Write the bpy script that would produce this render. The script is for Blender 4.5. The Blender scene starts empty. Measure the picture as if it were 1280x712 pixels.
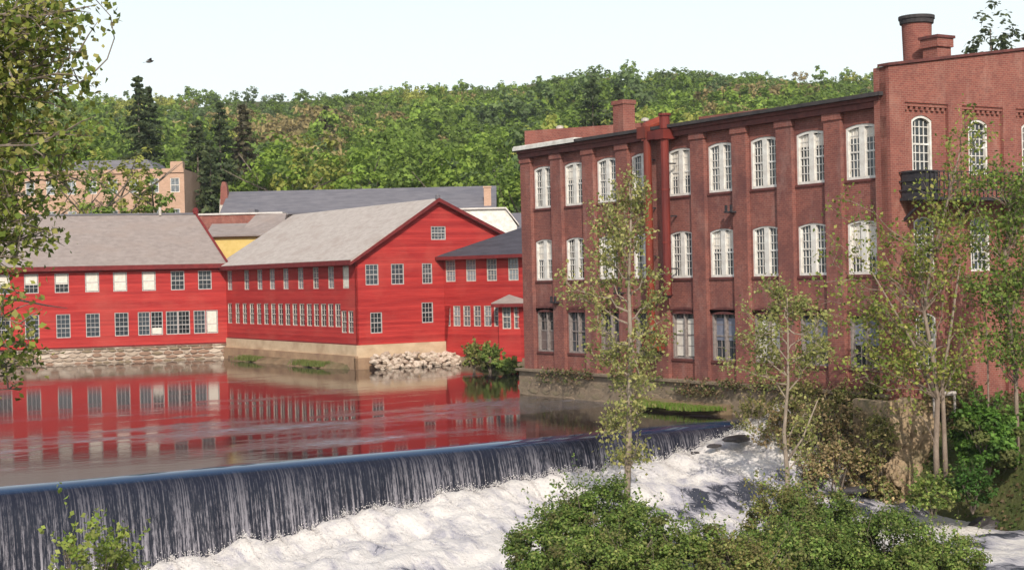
import bpy, math, random
import numpy as np
from mathutils import Vector, Matrix, noise
from mathutils.geometry import tessellate_polygon

S = bpy.context.scene
COL = S.collection
R = math.radians
random.seed(7)
rng = np.random.default_rng(11)

# ------------------------------------------------------------------ camera
FPX = 1900.0                       # focal length in pixels of a 1280 wide picture
CAM_Z = 6.3
cam_d = bpy.data.cameras.new('camera')
cam_d.sensor_width = 36
cam_d.lens = FPX / 1280 * 36
cam_d.clip_end = 5000
cam = bpy.data.objects.new('camera', cam_d)
COL.objects.link(cam)
CR = Matrix.Rotation(R(90 - 0.30), 3, 'X') @ Matrix.Rotation(R(-1.32), 3, 'Z')
cam.matrix_world = Matrix.Translation((0, 0, CAM_Z)) @ CR.to_4x4()
S.camera = cam

# ------------------------------------------------------------------ light
SUN_EL, SUN_ROT = 37.0, 176.0
w = bpy.data.worlds.new('World')
S.world = w
w.use_nodes = True
nt = w.node_tree
sky = nt.nodes.new('ShaderNodeTexSky')
sky.sky_type = 'NISHITA'
sky.sun_disc = False
sky.sun_elevation = R(SUN_EL)
sky.sun_rotation = R(SUN_ROT)
sky.air_density = 1.0
sky.dust_density = 2.2
sky.ozone_density = 1.0
bg = nt.nodes['Background']
bg.inputs['Strength'].default_value = 0.15
# thin pale haze towards the horizon, the same all round
wt = nt.nodes.new('ShaderNodeTexCoord'); wsep = nt.nodes.new('ShaderNodeSeparateXYZ')
nt.links.new(wt.outputs['Generated'], wsep.inputs[0])
wmr = nt.nodes.new('ShaderNodeMapRange'); wmr.interpolation_type = 'SMOOTHSTEP'
wmr.inputs['From Min'].default_value = .02; wmr.inputs['From Max'].default_value = .55
wmr.inputs['To Min'].default_value = .92; wmr.inputs['To Max'].default_value = .12
nt.links.new(wsep.outputs[2], wmr.inputs['Value'])
wmx = nt.nodes.new('ShaderNodeMix'); wmx.data_type = 'RGBA'
nt.links.new(wmr.outputs[0], wmx.inputs[0]); nt.links.new(sky.outputs[0], wmx.inputs[6])
wmx.inputs[7].default_value = (7.3, 7.8, 7.7, 1)
nt.links.new(wmx.outputs[2], bg.inputs['Color'])
sd = bpy.data.lights.new('sun', 'SUN')
sd.energy = 4.1
sd.angle = R(0.5)
sd.color = (1.0, 0.93, 0.82)
sun = bpy.data.objects.new('sun', sd)
COL.objects.link(sun)
sdir = Vector((math.sin(R(SUN_ROT)) * math.cos(R(SUN_EL)), math.cos(R(SUN_ROT)) * math.cos(R(SUN_EL)), math.sin(R(SUN_EL))))
sun.rotation_euler = sdir.to_track_quat('Z', 'Y').to_euler()
sun.location = (0, -20, 60)
S.view_settings.view_transform = 'Standard'
S.view_settings.look = 'None'
S.view_settings.exposure = 0.0
S.view_settings.gamma = 1.0
S.render.engine = 'CYCLES'

# ------------------------------------------------------------------ helpers
def at(px, py, depth):
    """world point that a spot of the photograph shows at that distance"""
    d = CR @ Vector(((px - 640) / FPX, (356 - py) / FPX, -1))
    d = d * (depth / d.y)
    return Vector((d.x, d.y, CAM_Z + d.z))

UX, UY = 0.8449, 0.5349            # the mills share one grid: u along the dam, v upstream
UANG = math.atan2(UY, UX)
def uv(u, v, z=0.0):
    return Vector((u * UX - v * UY, u * UY + v * UX, z))
def to_uv(x, y):
    return x * UX + y * UY, -x * UY + y * UX

def tag(o, label=None, cat=None, group=None, kind=None):
    if label: o['label'] = label
    if cat: o['category'] = cat
    if group: o['group'] = group
    if kind: o['kind'] = kind
    return o

def link(name, me, mat=None, parent=None, loc=None, rz=None):
    if mat is not None and len(me.materials) == 0:
        me.materials.append(mat)
    o = bpy.data.objects.new(name, me)
    COL.objects.link(o)
    if parent is not None: o.parent = parent
    if loc is not None: o.location = loc
    if rz is not None: o.rotation_euler = (0, 0, rz)
    return o

def empty(name, loc, rz=0.0, label=None, cat=None, group=None):
    o = bpy.data.objects.new(name, None)
    o.empty_display_size = 0.5
    COL.objects.link(o)
    o.location = loc
    o.rotation_euler = (0, 0, rz)
    return tag(o, label, cat, group)

class MB:
    """collects shapes for one mesh"""
    def __init__(s):
        s.v = []; s.f = []
    def add(s, vs, fs):
        n = len(s.v)
        s.v.extend([tuple(p) for p in vs])
        s.f.extend([tuple(i + n for i in f) for f in fs])
        return s
    def box(s, x0, x1, y0, y1, z0, z1):
        return s.add([(x0,y0,z0),(x1,y0,z0),(x1,y1,z0),(x0,y1,z0),(x0,y0,z1),(x1,y0,z1),(x1,y1,z1),(x0,y1,z1)],
                     [(0,3,2,1),(4,5,6,7),(0,1,5,4),(1,2,6,5),(2,3,7,6),(3,0,4,7)])
    def prism(s, poly, d):
        """poly = list of 3D points (planar), extruded by vector d"""
        n = len(poly); d = Vector(d)
        vs = [Vector(p) for p in poly] + [Vector(p) + d for p in poly]
        fs = [tuple(range(n))[::-1], tuple(range(n, 2 * n))]
        fs += [(i, (i + 1) % n, n + (i + 1) % n, n + i) for i in range(n)]
        return s.add(vs, fs)
    def tube(s, pts, rad, sides=6, cap=True):
        pts = [Vector(p) for p in pts]
        if not hasattr(rad, '__len__'): rad = [rad] * len(pts)
        vs = []; prev = None
        for i, p in enumerate(pts):
            a = pts[max(i - 1, 0)]; b = pts[min(i + 1, len(pts) - 1)]
            t = (b - a).normalized()
            ref = prev if prev is not None else (Vector((0, 0, 1)) if abs(t.z) < .9 else Vector((1, 0, 0)))
            x = (ref - t * ref.dot(t)).normalized(); y = t.cross(x); prev = x
            for k in range(sides):
                an = 2 * math.pi * k / sides
                vs.append(p + (x * math.cos(an) + y * math.sin(an)) * rad[i])
        fs = []
        for i in range(len(pts) - 1):
            for k in range(sides):
                k2 = (k + 1) % sides
                fs.append((i * sides + k, i * sides + k2, (i + 1) * sides + k2, (i + 1) * sides + k))
        if cap:
            fs.append(tuple(range(sides))[::-1])
            fs.append(tuple((len(pts) - 1) * sides + k for k in range(sides)))
        return s.add(vs, fs)
    def lathe(s, prof, sides=20):
        """prof = [(r, z)...] about the z axis"""
        vs = []
        for r, z in prof:
            for k in range(sides):
                a = 2 * math.pi * k / sides
                vs.append((r * math.cos(a), r * math.sin(a), z))
        fs = []
        for i in range(len(prof) - 1):
            for k in range(sides):
                k2 = (k + 1) % sides
                fs.append((i * sides + k, i * sides + k2, (i + 1) * sides + k2, (i + 1) * sides + k))
        fs.append(tuple(range(sides))[::-1]); fs.append(tuple((len(prof) - 1) * sides + k for k in range(sides)))
        return s.add(vs, fs)
    def mesh(s, name, mat=None, smooth=False):
        me = bpy.data.meshes.new(name)
        me.from_pydata(s.v, [], s.f)
        if mat is not None: me.materials.append(mat)
        if smooth: me.polygons.foreach_set('use_smooth', [True] * len(me.polygons))
        me.update()
        return me
    def build(s, name, mat, parent=None, loc=None, rz=None, smooth=False):
        return link(name, s.mesh(name, mat, smooth), None, parent, loc, rz)

def fast_mesh(name, V, F, mat, smooth=False, col=None):
    """V (n,3) array, F (m,k) array"""
    me = bpy.data.meshes.new(name)
    V = np.asarray(V, dtype=np.float32); F = np.asarray(F, dtype=np.int32)
    m, k = F.shape
    me.vertices.add(len(V)); me.vertices.foreach_set('co', V.ravel())
    me.loops.add(m * k); me.loops.foreach_set('vertex_index', F.ravel())
    me.polygons.add(m)
    me.polygons.foreach_set('loop_start', np.arange(0, m * k, k, dtype=np.int32))
    try: me.polygons.foreach_set('loop_total', np.full(m, k, dtype=np.int32))
    except Exception: pass
    if smooth: me.polygons.foreach_set('use_smooth', np.ones(m, dtype=bool))
    me.materials.append(mat)
    me.update(calc_edges=True)
    if col is not None:
        a = me.color_attributes.new('tint', 'FLOAT_COLOR', 'POINT')
        c = np.ones((len(V), 4), dtype=np.float32); c[:, :3] = col
        a.data.foreach_set('color', c.ravel())
    return me

# ------------------------------------------------------------------ materials
def srgb(r, g, b):
    f = lambda c: (c / 255 / 12.92) if c / 255 <= .04045 else ((c / 255 + .055) / 1.055) ** 2.4
    return (f(r), f(g), f(b))

def new_mat(name):
    m = bpy.data.materials.new(name)
    m.use_nodes = True
    return m, m.node_tree, m.node_tree.nodes['Principled BSDF']

def mottled(name, c1, c2, scale=2.0, rough=0.8, stretch=(1, 1, 1), bump=0.0, bscale=12, c3=None, s3=0.4, amt3=0.5, spec=0.3, lo=.35, hi=.65):
    m, t, b = new_mat(name)
    N, L = t.nodes, t.links
    tc = N.new('ShaderNodeTexCoord'); mp = N.new('ShaderNodeMapping')
    mp.inputs['Scale'].default_value = stretch
    L.new(tc.outputs['Object'], mp.inputs[0])
    n = N.new('ShaderNodeTexNoise'); n.inputs['Scale'].default_value = scale; n.inputs['Detail'].default_value = 6
    n.inputs['Roughness'].default_value = .65
    L.new(mp.outputs[0], n.inputs['Vector'])
    r = N.new('ShaderNodeValToRGB'); r.color_ramp.elements[0].position = lo; r.color_ramp.elements[1].position = hi
    r.color_ramp.elements[0].color = (*c1, 1); r.color_ramp.elements[1].color = (*c2, 1)
    L.new(n.outputs['Fac'], r.inputs[0])
    out = r.outputs[0]
    if c3 is not None:
        n3 = N.new('ShaderNodeTexNoise'); n3.inputs['Scale'].default_value = s3; n3.inputs['Detail'].default_value = 5
        L.new(mp.outputs[0], n3.inputs['Vector'])
        r3 = N.new('ShaderNodeValToRGB'); r3.color_ramp.elements[0].position = .5; r3.color_ramp.elements[1].position = .68
        L.new(n3.outputs['Fac'], r3.inputs[0])
        mu = N.new('ShaderNodeMath'); mu.operation = 'MULTIPLY'; mu.inputs[1].default_value = amt3
        L.new(r3.outputs[0], mu.inputs[0])
        mx = N.new('ShaderNodeMix'); mx.data_type = 'RGBA'
        L.new(mu.outputs[0], mx.inputs[0]); L.new(out, mx.inputs[6]); mx.inputs[7].default_value = (*c3, 1)
        out = mx.outputs[2]
    L.new(out, b.inputs['Base Color'])
    b.inputs['Roughness'].default_value = rough
    b.inputs['Specular IOR Level'].default_value = spec
    if bump:
        nb = N.new('ShaderNodeTexNoise'); nb.inputs['Scale'].default_value = bscale; nb.inputs['Detail'].default_value = 4
        L.new(mp.outputs[0], nb.inputs['Vector'])
        bp = N.new('ShaderNodeBump'); bp.inputs['Strength'].default_value = bump; bp.inputs['Distance'].default_value = .05
        L.new(nb.outputs['Fac'], bp.inputs['Height']); L.new(bp.outputs[0], b.inputs['Normal'])
    return m

def brick_mat(name, c1, c2, mortar, stain, stain_amt=.5, pale=(.5, .38, .33), pale_amt=.25):
    m, t, b = new_mat(name)
    N, L = t.nodes, t.links
    tc = N.new('ShaderNodeTexCoord')
    sp = N.new('ShaderNodeSeparateXYZ'); L.new(tc.outputs['Object'], sp.inputs[0])
    ad = N.new('ShaderNodeMath'); L.new(sp.outputs[0], ad.inputs[0]); L.new(sp.outputs[1], ad.inputs[1])
    cb = N.new('ShaderNodeCombineXYZ'); L.new(ad.outputs[0], cb.inputs[0]); L.new(sp.outputs[2], cb.inputs[1])
    br = N.new('ShaderNodeTexBrick'); br.inputs['Scale'].default_value = 1
    br.inputs['Brick Width'].default_value = .23; br.inputs['Row Height'].default_value = .085
    br.inputs['Mortar Size'].default_value = .006; br.inputs['Mortar Smooth'].default_value = .2
    br.inputs['Color1'].default_value = (*c1, 1); br.inputs['Color2'].default_value = (*c2, 1); br.inputs['Mortar'].default_value = (*mortar, 1)
    L.new(cb.outputs[0], br.inputs['Vector'])
    def layer(prev, col, scale, amt, lo, hi, st=(1, 1, 1)):
        mp = N.new('ShaderNodeMapping'); mp.inputs['Scale'].default_value = st; L.new(tc.outputs['Object'], mp.inputs[0])
        n = N.new('ShaderNodeTexNoise'); n.inputs['Scale'].default_value = scale; n.inputs['Detail'].default_value = 7; n.inputs['Roughness'].default_value = .7
        L.new(mp.outputs[0], n.inputs['Vector'])
        r = N.new('ShaderNodeValToRGB'); r.color_ramp.elements[0].position = lo; r.color_ramp.elements[1].position = hi
        L.new(n.outputs['Fac'], r.inputs[0])
        mu = N.new('ShaderNodeMath'); mu.operation = 'MULTIPLY'; mu.inputs[1].default_value = amt; L.new(r.outputs[0], mu.inputs[0])
        mx = N.new('ShaderNodeMix'); mx.data_type = 'RGBA'
        L.new(mu.outputs[0], mx.inputs[0]); L.new(prev, mx.inputs[6]); mx.inputs[7].default_value = (*col, 1)
        return mx.outputs[2]
    c = layer(br.outputs[0], stain, .55, stain_amt, .45, .7)
    c = layer(c, pale, 1.4, pale_amt, .52, .75, (1, 1, .35))
    c = layer(c, stain, 6.0, stain_amt * .7, .5, .7)
    L.new(c, b.inputs['Base Color'])
    b.inputs['Roughness'].default_value = .9; b.inputs['Specular IOR Level'].default_value = .2
    bp = N.new('ShaderNodeBump'); bp.inputs['Strength'].default_value = .4; bp.inputs['Distance'].default_value = .01
    iv = N.new('ShaderNodeMath'); iv.operation = 'SUBTRACT'; iv.inputs[0].default_value = 1; L.new(br.outputs['Fac'], iv.inputs[1])
    L.new(iv.outputs[0], bp.inputs['Height']); L.new(bp.outputs[0], b.inputs['Normal'])
    return m

def clapboard_mat(name, c1, c2, faded):
    m, t, b = new_mat(name)
    N, L = t.nodes, t.links
    tc = N.new('ShaderNodeTexCoord')
    sp = N.new('ShaderNodeSeparateXYZ'); L.new(tc.outputs['Object'], sp.inputs[0])
    dv = N.new('ShaderNodeMath'); dv.operation = 'DIVIDE'; dv.inputs[1].default_value = .17; L.new(sp.outputs[2], dv.inputs[0])
    fr = N.new('ShaderNodeMath'); fr.operation = 'FRACT'; L.new(dv.outputs[0], fr.inputs[0])
    fl = N.new('ShaderNodeMath'); fl.operation = 'FLOOR'; L.new(dv.outputs[0], fl.inputs[0])
    # every board has its own shade
    wn = N.new('ShaderNodeTexWhiteNoise'); wn.noise_dimensions = '1D'; L.new(fl.outputs[0], wn.inputs['W'])
    mp = N.new('ShaderNodeMapping'); mp.inputs['Scale'].default_value = (.25, .25, 3); L.new(tc.outputs['Object'], mp.inputs[0])
    n = N.new('ShaderNodeTexNoise'); n.inputs['Scale'].default_value = 1.2; n.inputs['Detail'].default_value = 7; n.inputs['Roughness'].default_value = .7
    L.new(mp.outputs[0], n.inputs['Vector'])
    av = N.new('ShaderNodeMath'); av.operation = 'MULTIPLY_ADD'; av.inputs[1].default_value = .3; L.new(wn.outputs[0], av.inputs[0]); L.new(n.outputs['Fac'], av.inputs[2])
    r = N.new('ShaderNodeValToRGB'); r.color_ramp.elements[0].position = .45; r.color_ramp.elements[1].position = .85
    r.color_ramp.elements[0].color = (*c1, 1); r.color_ramp.elements[1].color = (*c2, 1)
    L.new(av.outputs[0], r.inputs[0])
    n2 = N.new('ShaderNodeTexNoise'); n2.inputs['Scale'].default_value = .35; n2.inputs['Detail'].default_value = 6
    L.new(tc.outputs['Object'], n2.inputs['Vector'])
    r2 = N.new('ShaderNodeValToRGB'); r2.color_ramp.elements[0].position = .5; r2.color_ramp.elements[1].position = .75
    L.new(n2.outputs['Fac'], r2.inputs[0])
    mu = N.new('ShaderNodeMath'); mu.operation = 'MULTIPLY'; mu.inputs[1].default_value = .5; L.new(r2.outputs[0], mu.inputs[0])
    mx = N.new('ShaderNodeMix'); mx.data_type = 'RGBA'
    L.new(mu.outputs[0], mx.inputs[0]); L.new(r.outputs[0], mx.inputs[6]); mx.inputs[7].default_value = (*faded, 1)
    L.new(mx.outputs[2], b.inputs['Base Color'])
    b.inputs['Roughness'].default_value = .75; b.inputs['Specular IOR Level'].default_value = .25
    bp = N.new('ShaderNodeBump'); bp.inputs['Strength'].default_value = .6; bp.inputs['Distance'].default_value = .02
    iv = N.new('ShaderNodeMath'); iv.operation = 'SUBTRACT'; iv.inputs[0].default_value = 1; L.new(fr.outputs[0], iv.inputs[1])
    L.new(iv.outputs[0], bp.inputs['Height']); L.new(bp.outputs[0], b.inputs['Normal'])
    return m

def leaf_mat(name, tint=(1, 1, 1), transl=.35, rough=.6):
    m, t, b = new_mat(name)
    N, L = t.nodes, t.links
    a = N.new('ShaderNodeAttribute'); a.attribute_name = 'tint'
    mx = N.new('ShaderNodeMix'); mx.data_type = 'RGBA'; mx.blend_type = 'MULTIPLY'; mx.inputs[0].default_value = 1
    L.new(a.outputs['Color'], mx.inputs[6]); mx.inputs[7].default_value = (*tint, 1)
    L.new(mx.outputs[2], b.inputs['Base Color'])
    b.inputs['Roughness'].default_value = rough; b.inputs['Specular IOR Level'].default_value = .25
    tr = N.new('ShaderNodeBsdfTranslucent'); L.new(mx.outputs[2], tr.inputs[0])
    ms = N.new('ShaderNodeMixShader'); ms.inputs[0].default_value = transl
    L.new(b.outputs[0], ms.inputs[1]); L.new(tr.outputs[0], ms.inputs[2])
    L.new(ms.outputs[0], N['Material Output'].inputs[0])
    return m

def glass_mat(name, c=(.02, .025, .03), rough=.08, spec=.6, wob=.15):
    m, t, b = new_mat(name)
    N, L = t.nodes, t.links
    b.inputs['Roughness'].default_value = rough; b.inputs['Specular IOR Level'].default_value = spec
    tc = N.new('ShaderNodeTexCoord')
    n = N.new('ShaderNodeTexNoise'); n.inputs['Scale'].default_value = 3.5; L.new(tc.outputs['Object'], n.inputs['Vector'])
    oi = N.new('ShaderNodeObjectInfo')
    ad = N.new('ShaderNodeMath'); ad.operation = 'MULTIPLY_ADD'; ad.inputs[1].default_value = .6
    L.new(oi.outputs['Random'], ad.inputs[0]); L.new(n.outputs['Fac'], ad.inputs[2])
    r = N.new('ShaderNodeValToRGB'); r.color_ramp.elements[0].position = .4; r.color_ramp.elements[1].position = 1.1 if False else 1.0
    r.color_ramp.elements[0].color = (*[k * .5 for k in c], 1); r.color_ramp.elements[1].color = (*[k * 2.6 for k in c], 1)
    L.new(ad.outputs[0], r.inputs[0]); L.new(r.outputs[0], b.inputs['Base Color'])
    bp = N.new('ShaderNodeBump'); bp.inputs['Strength'].default_value = wob; bp.inputs['Distance'].default_value = .02
    L.new(n.outputs['Fac'], bp.inputs['Height']); L.new(bp.outputs[0], b.inputs['Normal'])
    return m

M = {}
M['brick'] = brick_mat('weathered_brick', (.285, .098, .074), (.21, .072, .057), (.30, .19, .16), (.115, .050, .050), .85, (.42, .27, .23), .45)
M['brick_end'] = brick_mat('orange_brick', (.30, .098, .074), (.225, .072, .058), (.33, .22, .17), (.14, .05, .045), .65, (.55, .36, .28), .3)
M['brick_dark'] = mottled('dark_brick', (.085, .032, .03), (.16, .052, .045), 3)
M['red'] = clapboard_mat('red_clapboard', (.29, .020, .020), (.47, .042, .036), (.45, .092, .070))
M['red_trim'] = mottled('dark_red_trim', (.12, .015, .016), (.19, .025, .025), 3)
M['roof_tan'] = mottled('weathered_shingle', (0.228, 0.189, 0.173), (0.297, 0.251, 0.230), 1.6, .9, (1, 1, 3), .5, 9, (.27, .215, .19), .45, .6)
M['roof_light'] = mottled('pale_shingle', (0.370, 0.320, 0.285), (0.466, 0.414, 0.377), 1.6, .9, (1, 1, 3), .5, 9, (.34, .275, .24), .45, .5)
M['roof_dark'] = mottled('dark_slate', (.045, .042, .052), (.075, .07, .085), 1.2, .9, (.6, 1, 4), .4, 8)
M['roof_slate'] = mottled('slate_grey_roof', (.125, .12, .135), (.18, .17, .185), 1.2, .75, (.6, 1, 4), .4, 8, (.10, .10, .12), .4, .5)
M['roof_black'] = mottled('black_roofing', (.035, .032, .035), (.07, .06, .06), 2.5)
M['roof_pale'] = mottled('pale_membrane_roof', (.50, .45, .42), (.64, .60, .56), 1.5, .8)
M['white'] = mottled('white_paint', (.56, .52, .47), (.80, .78, .73), 2.2, .6)
M['white_worn'] = mottled('worn_white_paint', (.38, .33, .29), (.62, .57, .50), 7, .7)
M['grey_paint'] = mottled('grey_sash_paint', (.34, .32, .31), (.50, .47, .45), 7, .6)
M['glass'] = glass_mat('window_glass')
M['glass_pale'] = glass_mat('pale_window_glass', (.10, .11, .12), .2)
M['blind'] = mottled('white_blind', (.62, .56, .48), (.75, .70, .62), 4)
M['board'] = mottled('grey_boarding', (.20, .17, .15), (.38, .33, .29), 3, .8)
M['steel'] = mottled('black_steel', (.02, .02, .025), (.05, .045, .05), 6, .6)
M['rust'] = mottled('rust_red_duct', (.15, .025, .016), (.26, .048, .024), 1.4, .6, (1, 1, .3), .2, 6, (.09, .025, .022), .8, .8)
M['rust_dark'] = mottled('dark_rust_duct', (.11, .02, .018), (.19, .03, .022), 1.5, .6, (1, 1, .3))
M['stone'] = mottled('field_stone', (.22, .125, .085), (.36, .235, .165), 1.1, .9, bump=.5, c3=(.22, .15, .12), s3=.9, amt3=.6)
M['stone_pale'] = mottled('pale_stone', (.46, .37, .29), (.60, .51, .42), 1.7, .9, bump=.5)
M['stone_dark'] = mottled('stained_stone', (.20, .145, .10), (.31, .235, .165), 1.4, .95, bump=.9, bscale=5, c3=(.12, .12, .05), s3=.5, amt3=.7)
M['rip_stone'] = mottled('tan_rubble', (.30, .225, .17), (.46, .37, .29), 1.5, .9, bump=.6)
M['mortar'] = mottled('lime_mortar', (.36, .29, .235), (.50, .42, .35), 3, .95)
M['mortar_dark'] = mottled('dirty_mortar', (.18, .135, .095), (.28, .215, .15), 3, .95)
M['concrete_tan'] = mottled('tan_concrete', (.50, .37, .24), (.60, .46, .31), .8, .9, (1, 1, 1.5), .3, 6, (.33, .21, .13), .45, .6)
M['concrete_brown'] = mottled('brown_wet_concrete', (.30, .19, .12), (.42, .28, .17), .8, .9, (1, 1, 1.5), .3, 6, (.22, .13, .09), .45, .6)
M['bark_pale'] = mottled('pale_bark', (.20, .155, .12), (.33, .27, .21), 6, .9, (1, 1, .5))
M['bark_mid'] = mottled('tan_bark', (.17, .125, .095), (.27, .21, .165), 6, .9, (1, 1, .5))
M['bark'] = mottled('grey_brown_bark', (.13, .10, .08), (.25, .20, .16), 8, .9, (1, 1, .3), .5, 14)
M['yellow'] = mottled('yellow_wall', (.58, .42, .13), (.66, .50, .19), 2)
M['peach'] = brick_mat('peach_brick', (.56, .35, .25), (.48, .30, .21), (.5, .38, .30), (.34, .22, .15), .45)
M['dirt'] = mottled('brown_earth', (.13, .085, .05), (.24, .165, .10), .8, .95, bump=.6, bscale=5, c3=(.07, .09, .03), s3=.5, amt3=.6)
M['rock'] = mottled('tan_rock', (.25, .175, .105), (.42, .31, .20), 1.6, .9, bump=.9, bscale=6, c3=(.13, .12, .06), s3=1.2, amt3=.7)
M['rock_dark'] = mottled('wet_dark_rock', (.03, .028, .03), (.07, .06, .06), 3, .4, bump=.6)
M['pipe_white'] = mottled('pale_pipe', (.28, .24, .22), (.4, .36, .33), 4, .6)
M['leaf'] = leaf_mat('leaves', transl=.45)
M['leaf_near'] = leaf_mat('near_leaves', transl=.4)
M['feather'] = mottled('dark_feather', (.06, .055, .05), (.12, .11, .10), 9)

# ground: grass, soil and leaf litter mixed
def ground_mat():
    m, t, b = new_mat('ground_cover')
    N, L = t.nodes, t.links
    tc = N.new('ShaderNodeTexCoord')
    n = N.new('ShaderNodeTexNoise'); n.inputs['Scale'].default_value = .25; n.inputs['Detail'].default_value = 10; n.inputs['Roughness'].default_value = .7
    L.new(tc.outputs['Object'], n.inputs['Vector'])
    r = N.new('ShaderNodeValToRGB')
    e = r.color_ramp.elements
    e[0].position = .35; e[0].color = (.05, .075, .02, 1)
    e[1].position = .7; e[1].color = (.16, .115, .07, 1)
    x = e.new(.52); x.color = (.085, .085, .035, 1)
    L.new(n.outputs['Fac'], r.inputs[0]); L.new(r.outputs[0], b.inputs['Base Color'])
    b.inputs['Roughness'].default_value = .95; b.inputs['Specular IOR Level'].default_value = .1
    n2 = N.new('ShaderNodeTexNoise'); n2.inputs['Scale'].default_value = 4; n2.inputs['Detail'].default_value = 5
    L.new(tc.outputs['Object'], n2.inputs['Vector'])
    bp = N.new('ShaderNodeBump'); bp.inputs['Strength'].default_value = .8; bp.inputs['Distance'].default_value = .15
    L.new(n2.outputs['Fac'], bp.inputs['Height']); L.new(bp.outputs[0], b.inputs['Normal'])
    return m
M['ground'] = ground_mat()

def pond_mat():
    m, t, b = new_mat('pond_water')
    N, L = t.nodes, t.links
    b.inputs['Base Color'].default_value = (.016, .010, .012, 1)
    b.inputs['IOR'].default_value = 1.33
    b.inputs['Specular IOR Level'].default_value = .25
    tc = N.new('ShaderNodeTexCoord')
    def noise_(scale, st, det=3, rough=.5):
        mp = N.new('ShaderNodeMapping'); mp.inputs['Scale'].default_value = st; L.new(tc.outputs['Object'], mp.inputs[0])
        n = N.new('ShaderNodeTexNoise'); n.inputs['Scale'].default_value = scale; n.inputs['Detail'].default_value = det; n.inputs['Roughness'].default_value = rough
        L.new(mp.outputs[0], n.inputs['Vector']); return n
    # wind-ruffled lanes lying along the dam
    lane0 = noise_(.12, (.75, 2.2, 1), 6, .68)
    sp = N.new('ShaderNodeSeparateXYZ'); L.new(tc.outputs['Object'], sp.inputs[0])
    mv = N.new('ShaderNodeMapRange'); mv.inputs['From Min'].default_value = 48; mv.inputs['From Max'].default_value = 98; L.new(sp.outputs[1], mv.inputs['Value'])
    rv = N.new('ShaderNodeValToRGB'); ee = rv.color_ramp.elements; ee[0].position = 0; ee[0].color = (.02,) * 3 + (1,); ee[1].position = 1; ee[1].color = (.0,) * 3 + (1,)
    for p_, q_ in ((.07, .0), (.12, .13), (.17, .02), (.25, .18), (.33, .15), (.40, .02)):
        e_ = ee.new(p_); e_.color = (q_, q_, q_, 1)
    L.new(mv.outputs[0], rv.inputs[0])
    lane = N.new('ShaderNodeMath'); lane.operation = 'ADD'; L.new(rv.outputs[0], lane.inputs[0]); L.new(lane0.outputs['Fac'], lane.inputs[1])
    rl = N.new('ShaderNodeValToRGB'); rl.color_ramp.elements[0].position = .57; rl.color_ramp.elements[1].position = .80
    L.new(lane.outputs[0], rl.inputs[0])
    fine = noise_(2.6, (.7, 1, 1), 4, .6)
    big = noise_(.7, (.5, 1, 1), 2, .5)
    mr = N.new('ShaderNodeMapRange'); mr.inputs['To Min'].default_value = .005; mr.inputs['To Max'].default_value = .07
    L.new(rl.outputs[0], mr.inputs['Value'])
    b1 = N.new('ShaderNodeBump'); b1.inputs['Distance'].default_value = 1.0
    L.new(mr.outputs[0], b1.inputs['Strength']); L.new(fine.outputs['Fac'], b1.inputs['Height'])
    b2 = N.new('ShaderNodeBump'); b2.inputs['Distance'].default_value = 1.0; b2.inputs['Strength'].default_value = .004
    L.new(big.outputs['Fac'], b2.inputs['Height']); L.new(b1.outputs[0], b2.inputs['Normal'])
    L.new(b2.outputs[0], b.inputs['Normal'])
    mr2 = N.new('ShaderNodeMapRange'); mr2.inputs['To Min'].default_value = .05; mr2.inputs['To Max'].default_value = .20
    L.new(rl.outputs[0], mr2.inputs['Value']); L.new(mr2.outputs[0], b.inputs['Roughness'])
    # pale sky reflection of the ruffled lanes, painted into the base colour as flecks
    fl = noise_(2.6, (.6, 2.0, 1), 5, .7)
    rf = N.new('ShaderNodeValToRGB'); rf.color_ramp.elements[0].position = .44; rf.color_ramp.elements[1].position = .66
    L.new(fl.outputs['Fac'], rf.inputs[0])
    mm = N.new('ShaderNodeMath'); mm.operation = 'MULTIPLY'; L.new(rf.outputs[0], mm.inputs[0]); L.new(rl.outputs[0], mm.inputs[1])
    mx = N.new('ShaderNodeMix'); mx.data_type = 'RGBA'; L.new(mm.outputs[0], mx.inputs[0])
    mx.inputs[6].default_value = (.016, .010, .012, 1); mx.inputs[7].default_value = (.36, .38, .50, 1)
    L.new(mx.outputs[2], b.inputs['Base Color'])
    return m
M['pond'] = pond_mat()

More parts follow.
